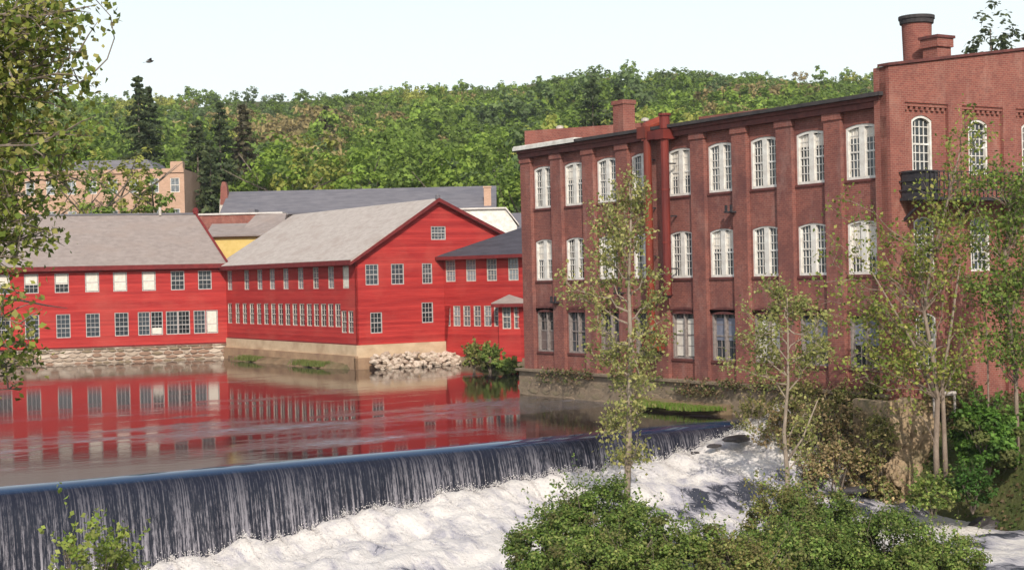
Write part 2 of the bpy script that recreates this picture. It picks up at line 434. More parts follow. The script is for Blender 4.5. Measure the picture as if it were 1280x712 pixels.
def fall_mat():
    """sheet of falling water: dark glossy water with white threads that thicken downwards"""
    m, t, b = new_mat('falling_water')
    N, L = t.nodes, t.links
    tc = N.new('ShaderNodeTexCoord')
    def nz(scale, st, det=4, rough=.6):
        mp = N.new('ShaderNodeMapping'); mp.inputs['Scale'].default_value = st; L.new(tc.outputs['Object'], mp.inputs[0])
        n = N.new('ShaderNodeTexNoise'); n.inputs['Scale'].default_value = scale; n.inputs['Detail'].default_value = det; n.inputs['Roughness'].default_value = rough
        L.new(mp.outputs[0], n.inputs['Vector']); return n
    thread = nz(1.0, (19.0, .2, .25), 5, .75)
    broad = nz(1.0, (.9, .1, .12), 3, .6)
    speck = nz(1.0, (14, 2, 3.2), 5, .75)
    a = N.new('ShaderNodeAttribute'); a.attribute_name = 'fall'
    s1 = N.new('ShaderNodeMath'); s1.operation = 'MULTIPLY_ADD'; s1.inputs[1].default_value = .30
    L.new(broad.outputs['Fac'], s1.inputs[0]); L.new(thread.outputs['Fac'], s1.inputs[2])
    s2 = N.new('ShaderNodeMath'); s2.operation = 'MULTIPLY_ADD'; s2.inputs[1].default_value = .55
    L.new(speck.outputs['Fac'], s2.inputs[0]); L.new(s1.outputs[0], s2.inputs[2])
    r = N.new('ShaderNodeValToRGB'); r.color_ramp.elements[0].position = .90; r.color_ramp.elements[1].position = 1.0
    sc = N.new('ShaderNodeMath'); sc.operation = 'ADD'; sc.inputs[1].default_value = -.06
    L.new(s2.outputs[0], sc.inputs[0]); 
    r.color_ramp.elements[0].position = .83; r.color_ramp.elements[1].position = 1.34
    r.color_ramp.interpolation = 'EASE'
    L.new(sc.outputs[0], r.inputs[0])
    k = N.new('ShaderNodeMath'); k.operation = 'MULTIPLY'; L.new(r.outputs[0], k.inputs[0]); L.new(a.outputs['Fac'], k.inputs[1])
    mx = N.new('ShaderNodeMix'); mx.data_type = 'RGBA'; L.new(k.outputs[0], mx.inputs[0])
    mx.inputs[7].default_value = (.32, .30, .33, 1)
    mq = N.new('ShaderNodeMix'); mq.data_type = 'RGBA'; mq.inputs[6].default_value = (.010, .030, .075, 1); mq.inputs[7].default_value = (.013, .015, .026, 1)
    mf = N.new('ShaderNodeMath'); mf.operation = 'MULTIPLY'; mf.inputs[1].default_value = 9; mf.use_clamp = True; L.new(a.outputs['Fac'], mf.inputs[0]); L.new(mf.outputs[0], mq.inputs[0]); L.new(mq.outputs[2], mx.inputs[6])
    L.new(mx.outputs[2], b.inputs['Base Color'])
    mr = N.new('ShaderNodeMapRange'); mr.inputs['To Min'].default_value = .06; mr.inputs['To Max'].default_value = .32
    L.new(a.outputs['Fac'], mr.inputs['Value']); L.new(mr.outputs[0], b.inputs['Roughness'])
    b.inputs['IOR'].default_value = 1.33
    bp = N.new('ShaderNodeBump'); bp.inputs['Distance'].default_value = .08
    L.new(s2.outputs[0], bp.inputs['Height'])
    mb = N.new('ShaderNodeMath'); mb.operation = 'MULTIPLY'; mb.inputs[1].default_value = .55; L.new(a.outputs['Fac'], mb.inputs[0])
    L.new(mb.outputs[0], bp.inputs['Strength']); L.new(bp.outputs[0], b.inputs['Normal'])
    return m
M['fall'] = fall_mat()

def foam_mat():
    m, t, b = new_mat('white_water')
    N, L = t.nodes, t.links
    tc = N.new('ShaderNodeTexCoord')
    mp = N.new('ShaderNodeMapping'); mp.inputs['Scale'].default_value = (1.5, .62, 1); mp.inputs['Rotation'].default_value = (0, 0, .35); L.new(tc.outputs['Object'], mp.inputs[0])
    n = N.new('ShaderNodeTexNoise'); n.inputs['Scale'].default_value = 1.3; n.inputs['Detail'].default_value = 10; n.inputs['Roughness'].default_value = .72; n.inputs['Distortion'].default_value = .8
    L.new(mp.outputs[0], n.inputs['Vector'])
    a = N.new('ShaderNodeAttribute'); a.attribute_name = 'foam'
    ad = N.new('ShaderNodeMath'); ad.operation = 'ADD'; L.new(a.outputs['Fac'], ad.inputs[0]); L.new(n.outputs['Fac'], ad.inputs[1])
    r = N.new('ShaderNodeValToRGB')
    e = r.color_ramp.elements
    e[0].position = .66; e[0].color = (.05, .055, .075, 1)
    e[1].position = .98; e[1].color = (.75, .705, .665, 1)
    x = e.new(.76); x.color = (.44, .42, .46, 1)
    L.new(ad.outputs[0], r.inputs[0]); L.new(r.outputs[0], b.inputs['Base Color'])
    b.inputs['Roughness'].default_value = .45; b.inputs['IOR'].default_value = 1.33
    b.inputs['Subsurface Weight'].default_value = 0.0
    n2 = N.new('ShaderNodeTexNoise'); n2.inputs['Scale'].default_value = 5; n2.inputs['Detail'].default_value = 8; n2.inputs['Roughness'].default_value = .7
    L.new(mp.outputs[0], n2.inputs['Vector'])
    bp = N.new('ShaderNodeBump'); bp.inputs['Strength'].default_value = .75; bp.inputs['Distance'].default_value = .18
    L.new(n2.outputs['Fac'], bp.inputs['Height']); L.new(bp.outputs[0], b.inputs['Normal'])
    return m
M['foam'] = foam_mat()

# ------------------------------------------------------------------ terrain
DAM_V = 48.9
C_IN = Vector((-24.2, 128.7))                 # inner corner of the two red mills
R1D = Vector((.956, .292)).normalized()       # front of the long red mill, left to right
R1N = Vector((R1D.y, -R1D.x))

def sstep(a, b, x):
    t = np.clip((x - a) / (b - a), 0, 1)
    return t * t * (3 - 2 * t)

def vnoise(x, y, s, seed=0):
    """cheap smooth value noise on arrays"""
    r = np.random.default_rng(seed).random((64, 64))
    fx = x / s; fy = y / s
    ix = np.floor(fx).astype(int); iy = np.floor(fy).astype(int)
    tx = fx - ix; ty = fy - iy
    tx = tx * tx * (3 - 2 * tx); ty = ty * ty * (3 - 2 * ty)
    g = lambda a, b: r[a % 64, b % 64]
    return (g(ix, iy) * (1 - tx) * (1 - ty) + g(ix + 1, iy) * tx * (1 - ty) + g(ix, iy + 1) * (1 - tx) * ty + g(ix + 1, iy + 1) * tx * ty) * 2 - 1

ISLAND = [(5.5, 43.5, 5.5, 3.2), (10.5, 43.5, 4.5, 3.0), (2.8, 43.0, 3.5, 2.6)]
def ground_z(x, y):
    x = np.asarray(x, float); y = np.asarray(y, float)
    u = x * UX + y * UY; v = -x * UY + y * UX
    # pond basin
    right = np.where(v < 69.6, 46.0, np.where(v < 98.2, 62.0, 49.6))
    d_right = right - u
    d_front = (x - C_IN.x) * R1N.x + (y - C_IN.y) * R1N.y + 1.0
    d_left = (x + .36 * y + 9) * .94
    m = np.minimum(np.minimum(d_right, d_front), np.minimum(d_left, v - DAM_V + .2))
    pond = sstep(-.6, .8, m)
    town = 1.0 + sstep(125, 150, y) * 1.0 + .25 * vnoise(x, y, 9, 3)
    # wooded hill
    t = np.clip((y - 165 + .10 * x) / 270, 0, 1.15)
    hill = 53.6 * t + 4.0 * t * vnoise(x, y, 55, 5) + 2.0 * t * vnoise(x, y, 22, 6) + (2.0 * np.exp(-((x - 22) / 40) ** 2) - 3.2 * sstep(35, 105, x)) * t
    beyond = np.clip((y - 470) / 400, 0, 1)
    hill = hill * (1 - .9 * beyond)
    z_up = town + hill
    z_up = z_up * (1 - pond) + (-1.6) * pond
    # downstream: river bed, bank on the right, island
    bank = sstep(42.2, 46.4, u + .4 * vnoise(x, y, 2.5, 8))
    rb = -3.7 * (1 - bank) + 1.0 * bank
    near_dam = sstep(40.5, 44.0, u) * sstep(40.0, 47.5, v)
    rb = np.maximum(rb, -3.7 + near_dam * 3.6)
    isl = np.zeros_like(x)
    for cx, cy, rx, ry in ISLAND:
        isl = np.maximum(isl, np.exp(-(((x - cx) / rx) ** 2 + ((y - cy) / ry) ** 2) ** 2))
    rb = np.maximum(rb, -3.7 + 1.5 * isl)
    lb = sstep(7.0, 1.0, u) * 4.6
    rb = np.maximum(rb, -3.7 + lb)
    cambank = sstep(14, 4, y)
    rb = np.maximum(rb, -3.7 + cambank * 6.2)
    rb = rb + .15 * vnoise(x, y, 1.8, 9)
    up = sstep(DAM_V - .7, DAM_V + .1, v)
    inb = (u > 44.4) & (v > 42.5)
    z_up = z_up + 2.1 * np.exp(-(((u - 54.6) / 1.6) ** 2 + ((v - 88.5) / 4.0) ** 2) ** 1.5)
    z = rb * (1 - up) + z_up * up
    z = np.where(inb & (v < 68.2), .9, z)
    return z

xs = np.concatenate([np.linspace(-2500, -420, 14), np.linspace(-400, -66, 38), np.arange(-62, 62, .8), np.linspace(66, 400, 38), np.linspace(420, 2500, 14)])
ys = np.concatenate([np.linspace(-600, -20, 10), np.arange(-10, 20, 2.0), np.arange(20, 142, .8), np.linspace(144, 560, 70), np.linspace(600, 4200, 18)])
GX, GY = np.meshgrid(xs, ys)
GZ = ground_z(GX, GY)
nx, ny = len(xs), len(ys)
idx = np.arange(nx * ny).reshape(ny, nx)
F = np.stack([idx[:-1, :-1], idx[:-1, 1:], idx[1:, 1:], idx[1:, :-1]], -1).reshape(-1, 4)
tag(link('ground', fast_mesh('ground', np.stack([GX, GY, GZ], -1).reshape(-1, 3), F, M['ground'], True)), kind='structure')

def grid_obj(name, us, vs, zf, mat, attr=None, attrname=None, kind='structure'):
    U, V = np.meshgrid(us, vs)
    Z = zf(U, V)
    idx = np.arange(len(us) * len(vs)).reshape(len(vs), len(us))
    F = np.stack([idx[:-1, :-1], idx[:-1, 1:], idx[1:, 1:], idx[1:, :-1]], -1).reshape(-1, 4)
    me = fast_mesh(name, np.stack([U, V, Z], -1).reshape(-1, 3), F, mat, True)
    if attr is not None:
        a = me.attributes.new(attrname, 'FLOAT', 'POINT'); a.data.foreach_set('value', attr(U, V, Z).ravel().astype(np.float32))
    o = link(name, me); o.rotation_euler = (0, 0, UANG)
    return tag(o, kind=kind)

# pond surface: flat sheet, ripples come from the material
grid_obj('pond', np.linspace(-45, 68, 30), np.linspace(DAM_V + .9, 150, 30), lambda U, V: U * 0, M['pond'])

# dam body and the water going over it
DROP_U = [-10, 15, 21, 26, 33, 38, 41, 43.5, 46]
DROP_Z = [3.3, 3.1, 2.6, 1.95, 1.65, 1.2, .85, .25, .1]
def drop(u): return np.interp(u, DROP_U, DROP_Z)
us = np.arange(-8, 45.0, .09)
prof_n = 26
U = np.repeat(us[None, :], prof_n, 0)
tt = np.linspace(0, 1, prof_n)[:, None]
n_lip = 9
V_ = np.zeros_like(U); Z_ = np.zeros_like(U); FALL = np.zeros_like(U)
jag = .05 * vnoise(us, us * 0, .35, 21) + .09 * vnoise(us, us * 0, 1.3, 22) + .025 * vnoise(us, us * 0, .13, 25)
for i in range(prof_n):
    if i < n_lip:
        a = i / (n_lip - 1)
        V_[i] = DAM_V + .95 - 1.15 * a
        Z_[i] = .003 - .15 * a ** 2.6
        FALL[i] = max(0, a - .8) * .5
    else:
        b_ = (i - n_lip + 1) / (prof_n - n_lip)
        d = drop(us) + .35
        h = .15 + (d - .15) * b_
        V_[i] = DAM_V - .20 - .42 * np.sqrt(np.maximum(h - .15, 0)) - jag * b_ * 1.5
        Z_[i] = -h
        FALL[i] = np.clip(.12 + 1.2 * b_, 0, 1)
idx = np.arange(U.size).reshape(U.shape)
F = np.stack([idx[:-1, :-1], idx[:-1, 1:], idx[1:, 1:], idx[1:, :-1]], -1).reshape(-1, 4)[:, ::-1]
me = fast_mesh('waterfall', np.stack([U, V_, Z_], -1).reshape(-1, 3), F, M['fall'], True)
a = me.attributes.new('fall', 'FLOAT', 'POINT'); a.data.foreach_set('value', FALL.ravel().astype(np.float32))
o = link('waterfall', me); o.rotation_euler = (0, 0, UANG); tag(o, kind='structure')

dam = empty('dam', uv(18, DAM_V + .6, -4), UANG, 'low concrete dam wall under the sheet of falling water across the river', 'dam')
mb = MB(); mb.prism([(-26, -.5, 0), (-26, -.35, 3.75), (-26, .3, 3.9), (-26, .5, 0)], (52.2, 0, 0))
mb.build('dam_wall', M['rock_dark'], dam)

def river_z(U, V):
    w_ = DAM_V - V
    D = drop(U)
    z = -(D + (3.05 - D) * sstep(0, 11, w_))
    side = sstep(36, 43, U) * (1 - sstep(4, 16, w_)) * .35
    z = z + side
    n = .20 * vnoise(U, V, 1.3, 31) + .10 * np.abs(vnoise(U * 1.4, V * .7, .8, 35)) + .09 * vnoise(U, V, .55, 32) + .05 * vnoise(U, V, .24, 33) + .03 * vnoise(U, V, .12, 34)
    amp = 1.1 - .6 * sstep(3, 14, w_)
    boil = .22 * np.exp(-((w_ - 1.1) / .8) ** 2)
    return z + n * amp + boil
def foam_a(U, V, Z):
    w_ = DAM_V - V
    f = .49 - .38 * sstep(5, 11, w_) + .28 * vnoise(U * .5, V, 1.6, 41) * sstep(1.5, 6, w_) + .16 * vnoise(U * 1.5, V * .6, .5, 42)
    f = f - .22 * np.exp(-((w_ - 4.8) / .8) ** 2) * sstep(33, 37, U) * (1 - sstep(41.5, 43, U))
    f = f + .34 * sstep(8, 12, w_) * sstep(36, 39, U)
    return f
grid_obj('river', np.arange(-8, 45, .16), np.arange(8, DAM_V - .12, .16), river_z, M['foam'], foam_a, 'foam')

# droplets and flecks thrown up where the sheet lands
cr = np.random.default_rng(404)
n = 22000
su_ = cr.uniform(8, 44, n); sw_ = np.abs(cr.normal(0, 1, n)) * 1.0 + .35
m2 = cr.random(n) < .7
sw_ = np.where(m2, sw_, cr.uniform(.4, 9, n))
su_ += .25 * np.sin(su_ * 5)
sz_ = river_z(su_, DAM_V - sw_) + .04 + np.abs(cr.normal(0, 1, n)) * .13 * np.exp(-(sw_ - .35) / 2.5)
P = np.stack([su_, DAM_V - sw_, sz_], 1); r_ = cr.uniform(.008, .022, n)[:, None]
tet = np.array([[1, 1, 1], [1, -1, -1], [-1, 1, -1], [-1, -1, 1]]) * .7
V = (P[:, None, :] + tet[None] * r_[:, None, :] * np.array([1, 1, 1.3])).reshape(-1, 3)
b4 = np.arange(n)[:, None] * 4
F = np.concatenate([b4 + np.array([[0, 1, 2]]), b4 + np.array([[0, 2, 3]]), b4 + np.array([[0, 3, 1]]), b4 + np.array([[1, 3, 2]])])
M['spray'] = mottled('spray_white', (.74, .70, .68), (.85, .82, .80), 4, .5)
o = link('spray', fast_mesh('spray', V, F, M['spray'])); o.rotation_euler = (0, 0, UANG)
tag(o, 'white droplets thrown up along the foot of the falling water', 'spray', kind='stuff')

# ------------------------------------------------------------------ building helpers
def wall_mesh(outer, holes, depth, name='wall', mat=None):
    """flat wall in its own x-z plane facing -y, real openings with reveals going back by depth"""
    loops = [[Vector((x, z, 0)) for x, z in outer]] + [[Vector((x, z, 0)) for x, z in h] for h in holes]
    tris = tessellate_polygon(loops)
    flat = [p for l in loops for p in l]
    vs = [(p.x, 0, p.y) for p in flat]; fs = []
    for t in tris:
        a, b, c = [flat[i] for i in t]
        if (b - a).cross(c - a).z < 0: t = (t[0], t[2], t[1])
        fs.append(tuple(t))
    mb = MB(); mb.add(vs, fs)
    for h in holes:
        n = len(h)
        v2 = [(x, 0, z) for x, z in h] + [(x, depth, z) for x, z in h]
        mb.add(v2, [(i, n + i, n + (i + 1) % n, (i + 1) % n) for i in range(n)])
    # thickness at the outer edge
    n = len(outer)
    v2 = [(x, 0, z) for x, z in outer] + [(x, depth, z) for x, z in outer]
    mb.add(v2, [(i, (i + 1) % n, n + (i + 1) % n, n + i) for i in range(n)])
    return mb.mesh(name, mat)

def arch_loop(cx, z0, w, h, rise, n=8):
    """opening outline: flat sides, segmental arch on top (h = full height at the crown)"""
    pts = [(cx - w / 2, z0), (cx + w / 2, z0)]
    if rise <= 0: return pts + [(cx + w / 2, z0 + h), (cx - w / 2, z0 + h)]
    r = (w * w / 4 + rise * rise) / (2 * rise); zc = z0 + h - r
    a0 = math.asin(w / 2 / r)
    for i in range(n + 1):
        a = a0 - 2 * a0 * i / n
        pts.append((cx + r * math.sin(a), zc + r * math.cos(a)))
    return pts

def ring(mb, outer, inner, y0, y1):
    """solid ring between two loops with the same point count"""
    n = len(outer)
    vs = [(x, y0, z) for x, z in outer] + [(x, y0, z) for x, z in inner] + [(x, y1, z) for x, z in outer] + [(x, y1, z) for x, z in inner]
    fs = []
    for i in range(n):
        j = (i + 1) % n
        fs.append((i, j, n + j, n + i))
        fs.append((n + i, n + j, 3 * n + j, 3 * n + i))
        fs.append((2 * n + i, 3 * n + i, 3 * n + j, 2 * n + j))
    mb.add(vs, fs)

def window_meshes(w, h, rise=0, cols=2, rows=4, mull=0.0, fr=.09, mun=.035, framemat=None, glassmat=None, depth=.10, rail=True):
    """frame and glass meshes; origin = bottom centre of the opening on the wall plane, y goes inwards"""
    mb = MB()
    ring(mb, arch_loop(0, 0, w - .004, h - .002, rise), arch_loop(0, fr, w - 2 * fr, h - 2 * fr, rise * .85 if rise else 0), .03, depth + .10)
    gy = depth + .04
    top = h - rise * .6 - fr
    spans = [(-w / 2 + fr, w / 2 - fr)]
    if mull > 0:
        mb.box(-mull / 2, mull / 2, .035, gy + .03, fr * .9, h - fr * .9 - .002)
        spans = [(-w / 2 + fr, -mull / 2), (mull / 2, w / 2 - fr)]
    for a, b in spans:
        if mull > 0:      # sash stiles
            mb.box(a, a + .05, gy - .05, gy + .02, fr, top); mb.box(b - .05, b, gy - .05, gy + .02, fr, top)
        for c in range(1, cols):
            x = a + (b - a) * c / cols
            mb.box(x - mun / 2, x + mun / 2, gy - .03, gy + .02, fr, top + .02)
        for r_ in range(1, rows):
            z = fr + (h - 2 * fr) * r_ / rows
            t = .035 if (rail and r_ == rows // 2) else mun / 2
            mb.box(a, b, gy - .034 - (.02 if t > mun / 2 else 0), gy + .021, z - t, z + t)
    frame = mb.mesh('window', framemat)
    g = arch_loop(0, fr * .6, w - 2 * fr * .6, h - 2 * fr * .6, rise * .9 if rise else 0)
    gb = MB(); gb.prism([(x, gy, z) for x, z in g], (0, .02, 0))
    glass = gb.mesh('glass', glassmat)
    return frame, glass

def put_window(parent, meshes, loc, rz=0.0, name='window', blind=None, glass=None):
    f = link(name, meshes[0], None, parent, loc, rz)
    g = link('glass', meshes[1] if glass is None else glass, None, f)
    if blind is not None:
        link('blind', blind, None, f)
    return f

def blind_mesh(w, z0, z1, y=.125):
    return MB().box(-w / 2 + .1, w / 2 - .1, y, y + .012, z0, z1).mesh('blind', M['blind'])

def wall(parent, outer, holes, mat, loc=(0, 0, 0), rz=0.0, depth=.25, name='wall'):
    return link(name, wall_mesh(outer, holes, depth, name, mat), None, parent, loc, rz)

# stones laid in courses against a wall (pieces are parts sharing a few meshes)
def stone_meshes(n, mat, seed, w=.8, h=.35, d=.3):
    out = []
    rr = random.Random(seed)
    for i in range(n):
        mb = MB(); vs = []
        pts = []
        k = 8
        for j in range(k):
            a = 2 * math.pi * (j + .5 + rr.uniform(-.2, .2)) / k
            ca, sa = math.cos(a), math.sin(a)
            q = max(abs(ca), abs(sa))
            pts.append((ca / q * .5 * rr.uniform(.88, 1.02), sa / q * .5 * rr.uniform(.85, 1.02)))
        front = [(x * w * .90, -d * rr.uniform(.7, 1), z * h * .86) for x, z in pts]
        mid = [(x * w, -d * .5, z * h) for x, z in pts]
        back = [(x * w, .05, z * h) for x, z in pts]
        vs = front + mid + back
        fs = [tuple(range(k))]
        for s_ in range(2):
            fs += [(s_ * k + i_, (s_ + 1) * k + i_, (s_ + 1) * k + (i_ + 1) % k, s_ * k + (i_ + 1) % k) for i_ in range(k)]
        mb.add(vs, fs)
        me = mb.mesh('stone', mat)
        out.append(me)
    return out

def lay_stones(parent, meshes, L, z0, z1, cw, ch, rr, y=0.0, x0=0.0, keep=1.0, name='stone', cmax=290, top=None):
    z = z0; row = 0; cnt = 0
    while z < z1 - ch * .3:
        h = ch * rr.uniform(.8, 1.15)
        h = min(h, z1 - z)
        x = x0 + rr.uniform(-.3, 0) * cw
        while x < x0 + L:
            w_ = cw * rr.uniform(.65, 1.5)
            w_ = min(w_, x0 + L - x + .02)
            if w_ < .15: break
            if rr.random() < keep and cnt < cmax:
                o = link(name, meshes[rr.randrange(len(meshes))], None, parent, (x + w_ / 2, y, z + h / 2))
                o.scale = (w_ / cw * .97, rr.uniform(.7, 1.2), h / ch * .97)
                cnt += 1
            x += w_
        z += h; row += 1
    return cnt

# ------------------------------------------------------------------ the brick mill
BR = empty('brick_mill', uv(44.3, 68.6, 0), UANG - math.pi / 2, 'three storey brick mill with white arched windows standing beside the dam', 'building')
# local frame: x runs along the river front towards the camera, y into the building
LB = 26.25
Z_BASE, Z_EAVE = 1.4, 13.15
WIN_X = [1.93 + 2.87 * k for k in range(9)]
ROWS = [(9.88, 2.2), (6.08, 2.16), (2.34, 2.2)]
WW = 1.72
holes = []
for r_, (z0, h) in enumerate(ROWS):
    for x in WIN_X:
        holes.append(arch_loop(x, z0, WW, h, .12))
wall(BR, [(0, Z_BASE), (LB, Z_BASE), (LB, Z_EAVE), (0, Z_EAVE)], holes, M['brick'], depth=.32)
# other walls of the long block
wall(BR, [(-15, Z_BASE), (0, Z_BASE), (0, Z_EAVE), (-15, Z_EAVE)], [], M['brick'], rz=-math.pi / 2)
wall(BR, [(0, 0), (LB, 0), (LB, Z_EAVE), (0, Z_EAVE)], [], M['brick'], loc=(LB, 15, 0), rz=math.pi)
fwin = window_meshes(WW, 2.2, .12, 3, 6, .30, .11, .035, M['white'], M['glass'], .10)
M['frame_drab'] = mottled('drab_sash', (.17, .14, .13), (.30, .26, .24), 6, .8)
fworn = window_meshes(WW, 2.2, .12, 2, 4, .09, .08, .035, M['frame_drab'], M['glass'], .16)
M['bluish'] = mottled('bluish_panel', (.16, .17, .22), (.24, .25, .30), 3)
board_bl = MB().box(-WW / 2 + .12, WW / 2 - .12, .168, .178, .9, 1.9).mesh('board', M['bluish'])
M['panel_drab'] = mottled('faded_panel', (.13, .09, .08), (.20, .15, .135), 3)
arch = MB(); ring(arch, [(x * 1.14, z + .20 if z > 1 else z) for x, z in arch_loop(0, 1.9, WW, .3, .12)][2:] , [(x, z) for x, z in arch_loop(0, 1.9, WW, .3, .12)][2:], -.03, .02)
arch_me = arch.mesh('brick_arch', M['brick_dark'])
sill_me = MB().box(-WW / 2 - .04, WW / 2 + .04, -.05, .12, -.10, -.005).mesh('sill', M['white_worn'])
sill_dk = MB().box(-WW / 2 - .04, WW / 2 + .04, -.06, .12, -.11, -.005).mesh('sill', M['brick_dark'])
board_lo = MB().box(-WW / 2 + .12, WW / 2 - .12, .168, .178, .12, 1.1).mesh('board', M['panel_drab'])
board_hi = MB().box(-WW / 2 + .12, WW / 2 - .12, .168, .178, .12, 1.85).mesh('board', M['blind'])
blinds = {(0, 1): .7, (0, 4): 1.1, (0, 7): .45, (1, 0): .9, (1, 2): .5, (1, 5): .75, (1, 8): 1.3, (0, 8): .35}
for r_, (z0, h) in enumerate(ROWS):
    for i, x in enumerate(WIN_X):
        f = put_window(BR, fwin if r_ < 2 else fworn, (x, 0, z0))
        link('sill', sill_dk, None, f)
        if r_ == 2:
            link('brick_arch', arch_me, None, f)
            if i in (4,): link('board', board_hi, None, f)
            elif i in (0, 2): link('board', board_lo, None, f)
            elif i in (6,): link('board', board_hi, None, f)
            elif i in (5, 7, 8): link('board', board_bl, None, f)
        elif (r_, i) in blinds:
            link('blind', MB().box(-WW / 2 + .13, WW / 2 - .13, .125, .135, 2.0 - blinds[(r_, i)], 2.02).mesh('blind', M['blind']), None, f)
# pilasters
for k in range(10):
    xc = 1.93 + 2.87 * (k - .5)
    x0, x1 = max(xc - .47, 0.0 - .004), min(xc + .47, LB - .3)
    if x1 - x0 < .2: continue
    MB().box(x0, x1, -.20, 0, Z_BASE + .002, 12.35).box(x0 - .05, x1 + .05, -.25, 0, 12.35, 12.62).build('pilaster', M['brick'], BR)
# corbelled band and roof edge
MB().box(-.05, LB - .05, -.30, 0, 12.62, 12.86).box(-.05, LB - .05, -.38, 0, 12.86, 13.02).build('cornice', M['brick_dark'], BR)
MB().box(3.0, LB + .2, -.55, -.02, 13.022, 13.17).build('roof_edge', M['roof_black'], BR)
MB().box(-.15, 5.6, -.56, -.02, 13.022, 13.20).box(-.15, 5.6, -.50, .1, 13.2, 13.26).build('gutter', M['white'], BR)
MB().prism([(-.1, -.02, 13.17), (-.1, 7.5, 13.75), (-.1, 15.1, 13.17), (-.1, 15.1, 13.0), (-.1, -.02, 13.0)], (LB, 0, 0)).build('roof', M['roof_black'], BR)
# brick wall standing on the roof behind the gutter
MB().prism([(0, .15, 13.15), (0, .15, 14.12), (7.4, 3.9, 14.05), (7.4, 3.9, 13.2)], (-.25, .5, 0)).build('parapet', M['brick_end'], BR)
MB().prism([(8.5, 5.2, 13.2), (8.5, 5.2, 14.2), (13.5, 5.2, 14.1), (13.5, 5.2, 13.2)], (0, 3, 0)).build('skylight_house', M['brick_end'], BR)
# end wing facing the camera
ZC = 14.15; PEAK = 15.2; WY0, WY1 = -.34, 15.6
yc = 7.5
def par_top(y):
    return ZC + (PEAK - ZC) * (1 - abs(y - yc) / 8.0)
rec = [(1.35, 2.35 + 1.15), (4.45, 6.75), (7.7, 10.0), (10.95, 13.25)]
ZPT = [(15.6, par_top(15.6)), (yc, PEAK), (WY0, ZC - .02)]
ewin = [(1.6, 10.05, 2.25), (4.85, 10.0, 2.25), (8.1, 10.0, 2.25), (11.35, 10.0, 2.25),
        (1.6, 6.1, 2.2), (4.85, 6.1, 2.2), (8.1, 6.1, 2.2), (11.35, 6.1, 2.2),
        (1.6, 2.3, 2.2), (8.1, 1.2, 3.0), (11.35, 2.3, 2.2)]
EW = 1.15
holes = [arch_loop(y, z, EW, h, .2) for y, z, h in ewin]
XE = LB + .35
wall(BR, [(WY0, 0), (WY1, 0)] + ZPT, holes, M['brick_end'], loc=(XE, 0, 0), rz=math.pi / 2, depth=.34)
# side of the wing that steps out in front of the river wall
MB().box(LB - .3, XE - .001, WY0, WY0 + .3, 0, ZC - .03).box(LB - .3, LB - .05, WY0 + .3, 15.6, 12.9, 13.95).build('wall', M['brick_end'], BR)
# pilasters and corbels on the end wall
for y0, y1 in [(WY0 - .001, .5), (2.95, 3.75), (6.2, 7.0), (9.45, 10.25), (12.7, 15.6)]:
    MB().box(XE - .001, XE + .16, y0, y1, 0.2, 12.76).build('pilaster', M['brick_end'], BR)
cb = MB().prism([(XE - .001, WY0 - .001, 12.76), (XE - .001, 15.6, 12.76), (XE - .001, 15.6, par_top(15.6) - .02), (XE - .001, yc, PEAK - .02), (XE - .001, WY0 - .001, ZC - .04)], (.161, 0, 0))
for y0, y1 in [(.5, 2.95), (3.75, 6.2), (7.0, 9.45), (10.25, 12.7)]:
    cb.box(XE - .001, XE + .11, y0, y1, 12.62, 12.76)
    for k in range(int((y1 - y0) / .3)):
        cb.box(XE - .001, XE + .09, y0 + .08 + k * .3, y0 + .22 + k * .3, 12.48, 12.62)
cb.build('cornice', M['brick_end'], BR)
cb = MB()
cb.prism([(XE - .35, WY0 - .08, ZC - .02), (XE + .24, WY0 - .08, ZC - .02), (XE + .24, WY0 - .08, ZC + .09), (XE - .35, WY0 - .08, ZC + .09)], (0, yc - WY0 + .08, PEAK - ZC + .02))
cb.prism([(XE - .35, yc, PEAK), (XE + .24, yc, PEAK), (XE + .24, yc, PEAK + .11), (XE - .35, yc, PEAK + .11)], (0, 8.1, -1.07))
cb.build('coping', M['brick_dark'], BR)
MB().prism([(LB - .3, WY0 + .02, ZC - 1.2), (LB - .3, yc, PEAK - .1), (LB - .3, 15.6, ZC - 1.2)], (.4, 0, 0)).build('parapet', M['brick_end'], BR)
e_me = window_meshes(EW, 2.25, .2, 4, 6, 0, .10, .035, M['white'], M['glass'], .12)
e_lo = window_meshes(EW, 3.0, .2, 2, 3, 0, .09, .05, M['steel'], M['glass'], .16, False)
for y, z, h in ewin:
    f = put_window(BR, e_lo if h > 2.8 else e_me, (XE, y, z), math.pi / 2)
# chimneys
ch = MB().lathe([(.90, 0), (.86, 1.0), (.80, 3.3), (.78, 4.05)], 22).build('chimney', M['brick_end'], BR, at(1146, 80, 67.5) - BR.location if False else None)
def loc_in(root, p):
    return root.matrix_basis.inverted() @ Vector(p) if False else Matrix.Rotation(-root.rotation_euler.z, 3, 'Z') @ (Vector(p) - root.location)
p = loc_in(BR, at(1147, 90, 68)); zt = at(1147, 22, 68).z
ch.location = (p.x, p.y, 13.3)
H = zt - 13.3
ch.data = MB().lathe([(.58, 0), (.60, H * .45), (.66, H * .9), (.66, H)], 22).mesh('chimney', M['brick_end'], True)
MB().lathe([(.66, -.32), (.74, -.30), (.76, -.12), (.80, -.10), (.80, .04), (.55, .05)], 22).build('cap', M['roof_black'], ch, (0, 0, H), smooth=False)
p = loc_in(BR, at(1171, 60, 66.5)); zt = at(1171, 46, 66.5).z
ch2 = MB().box(-.42, .42, -.42, .42, 0, zt - 13.3 - .12).box(-.5, .5, -.5, .5, zt - 13.8, zt - 13.42).build('chimney', M['brick_end'], BR, (p.x, p.y, 13.3))
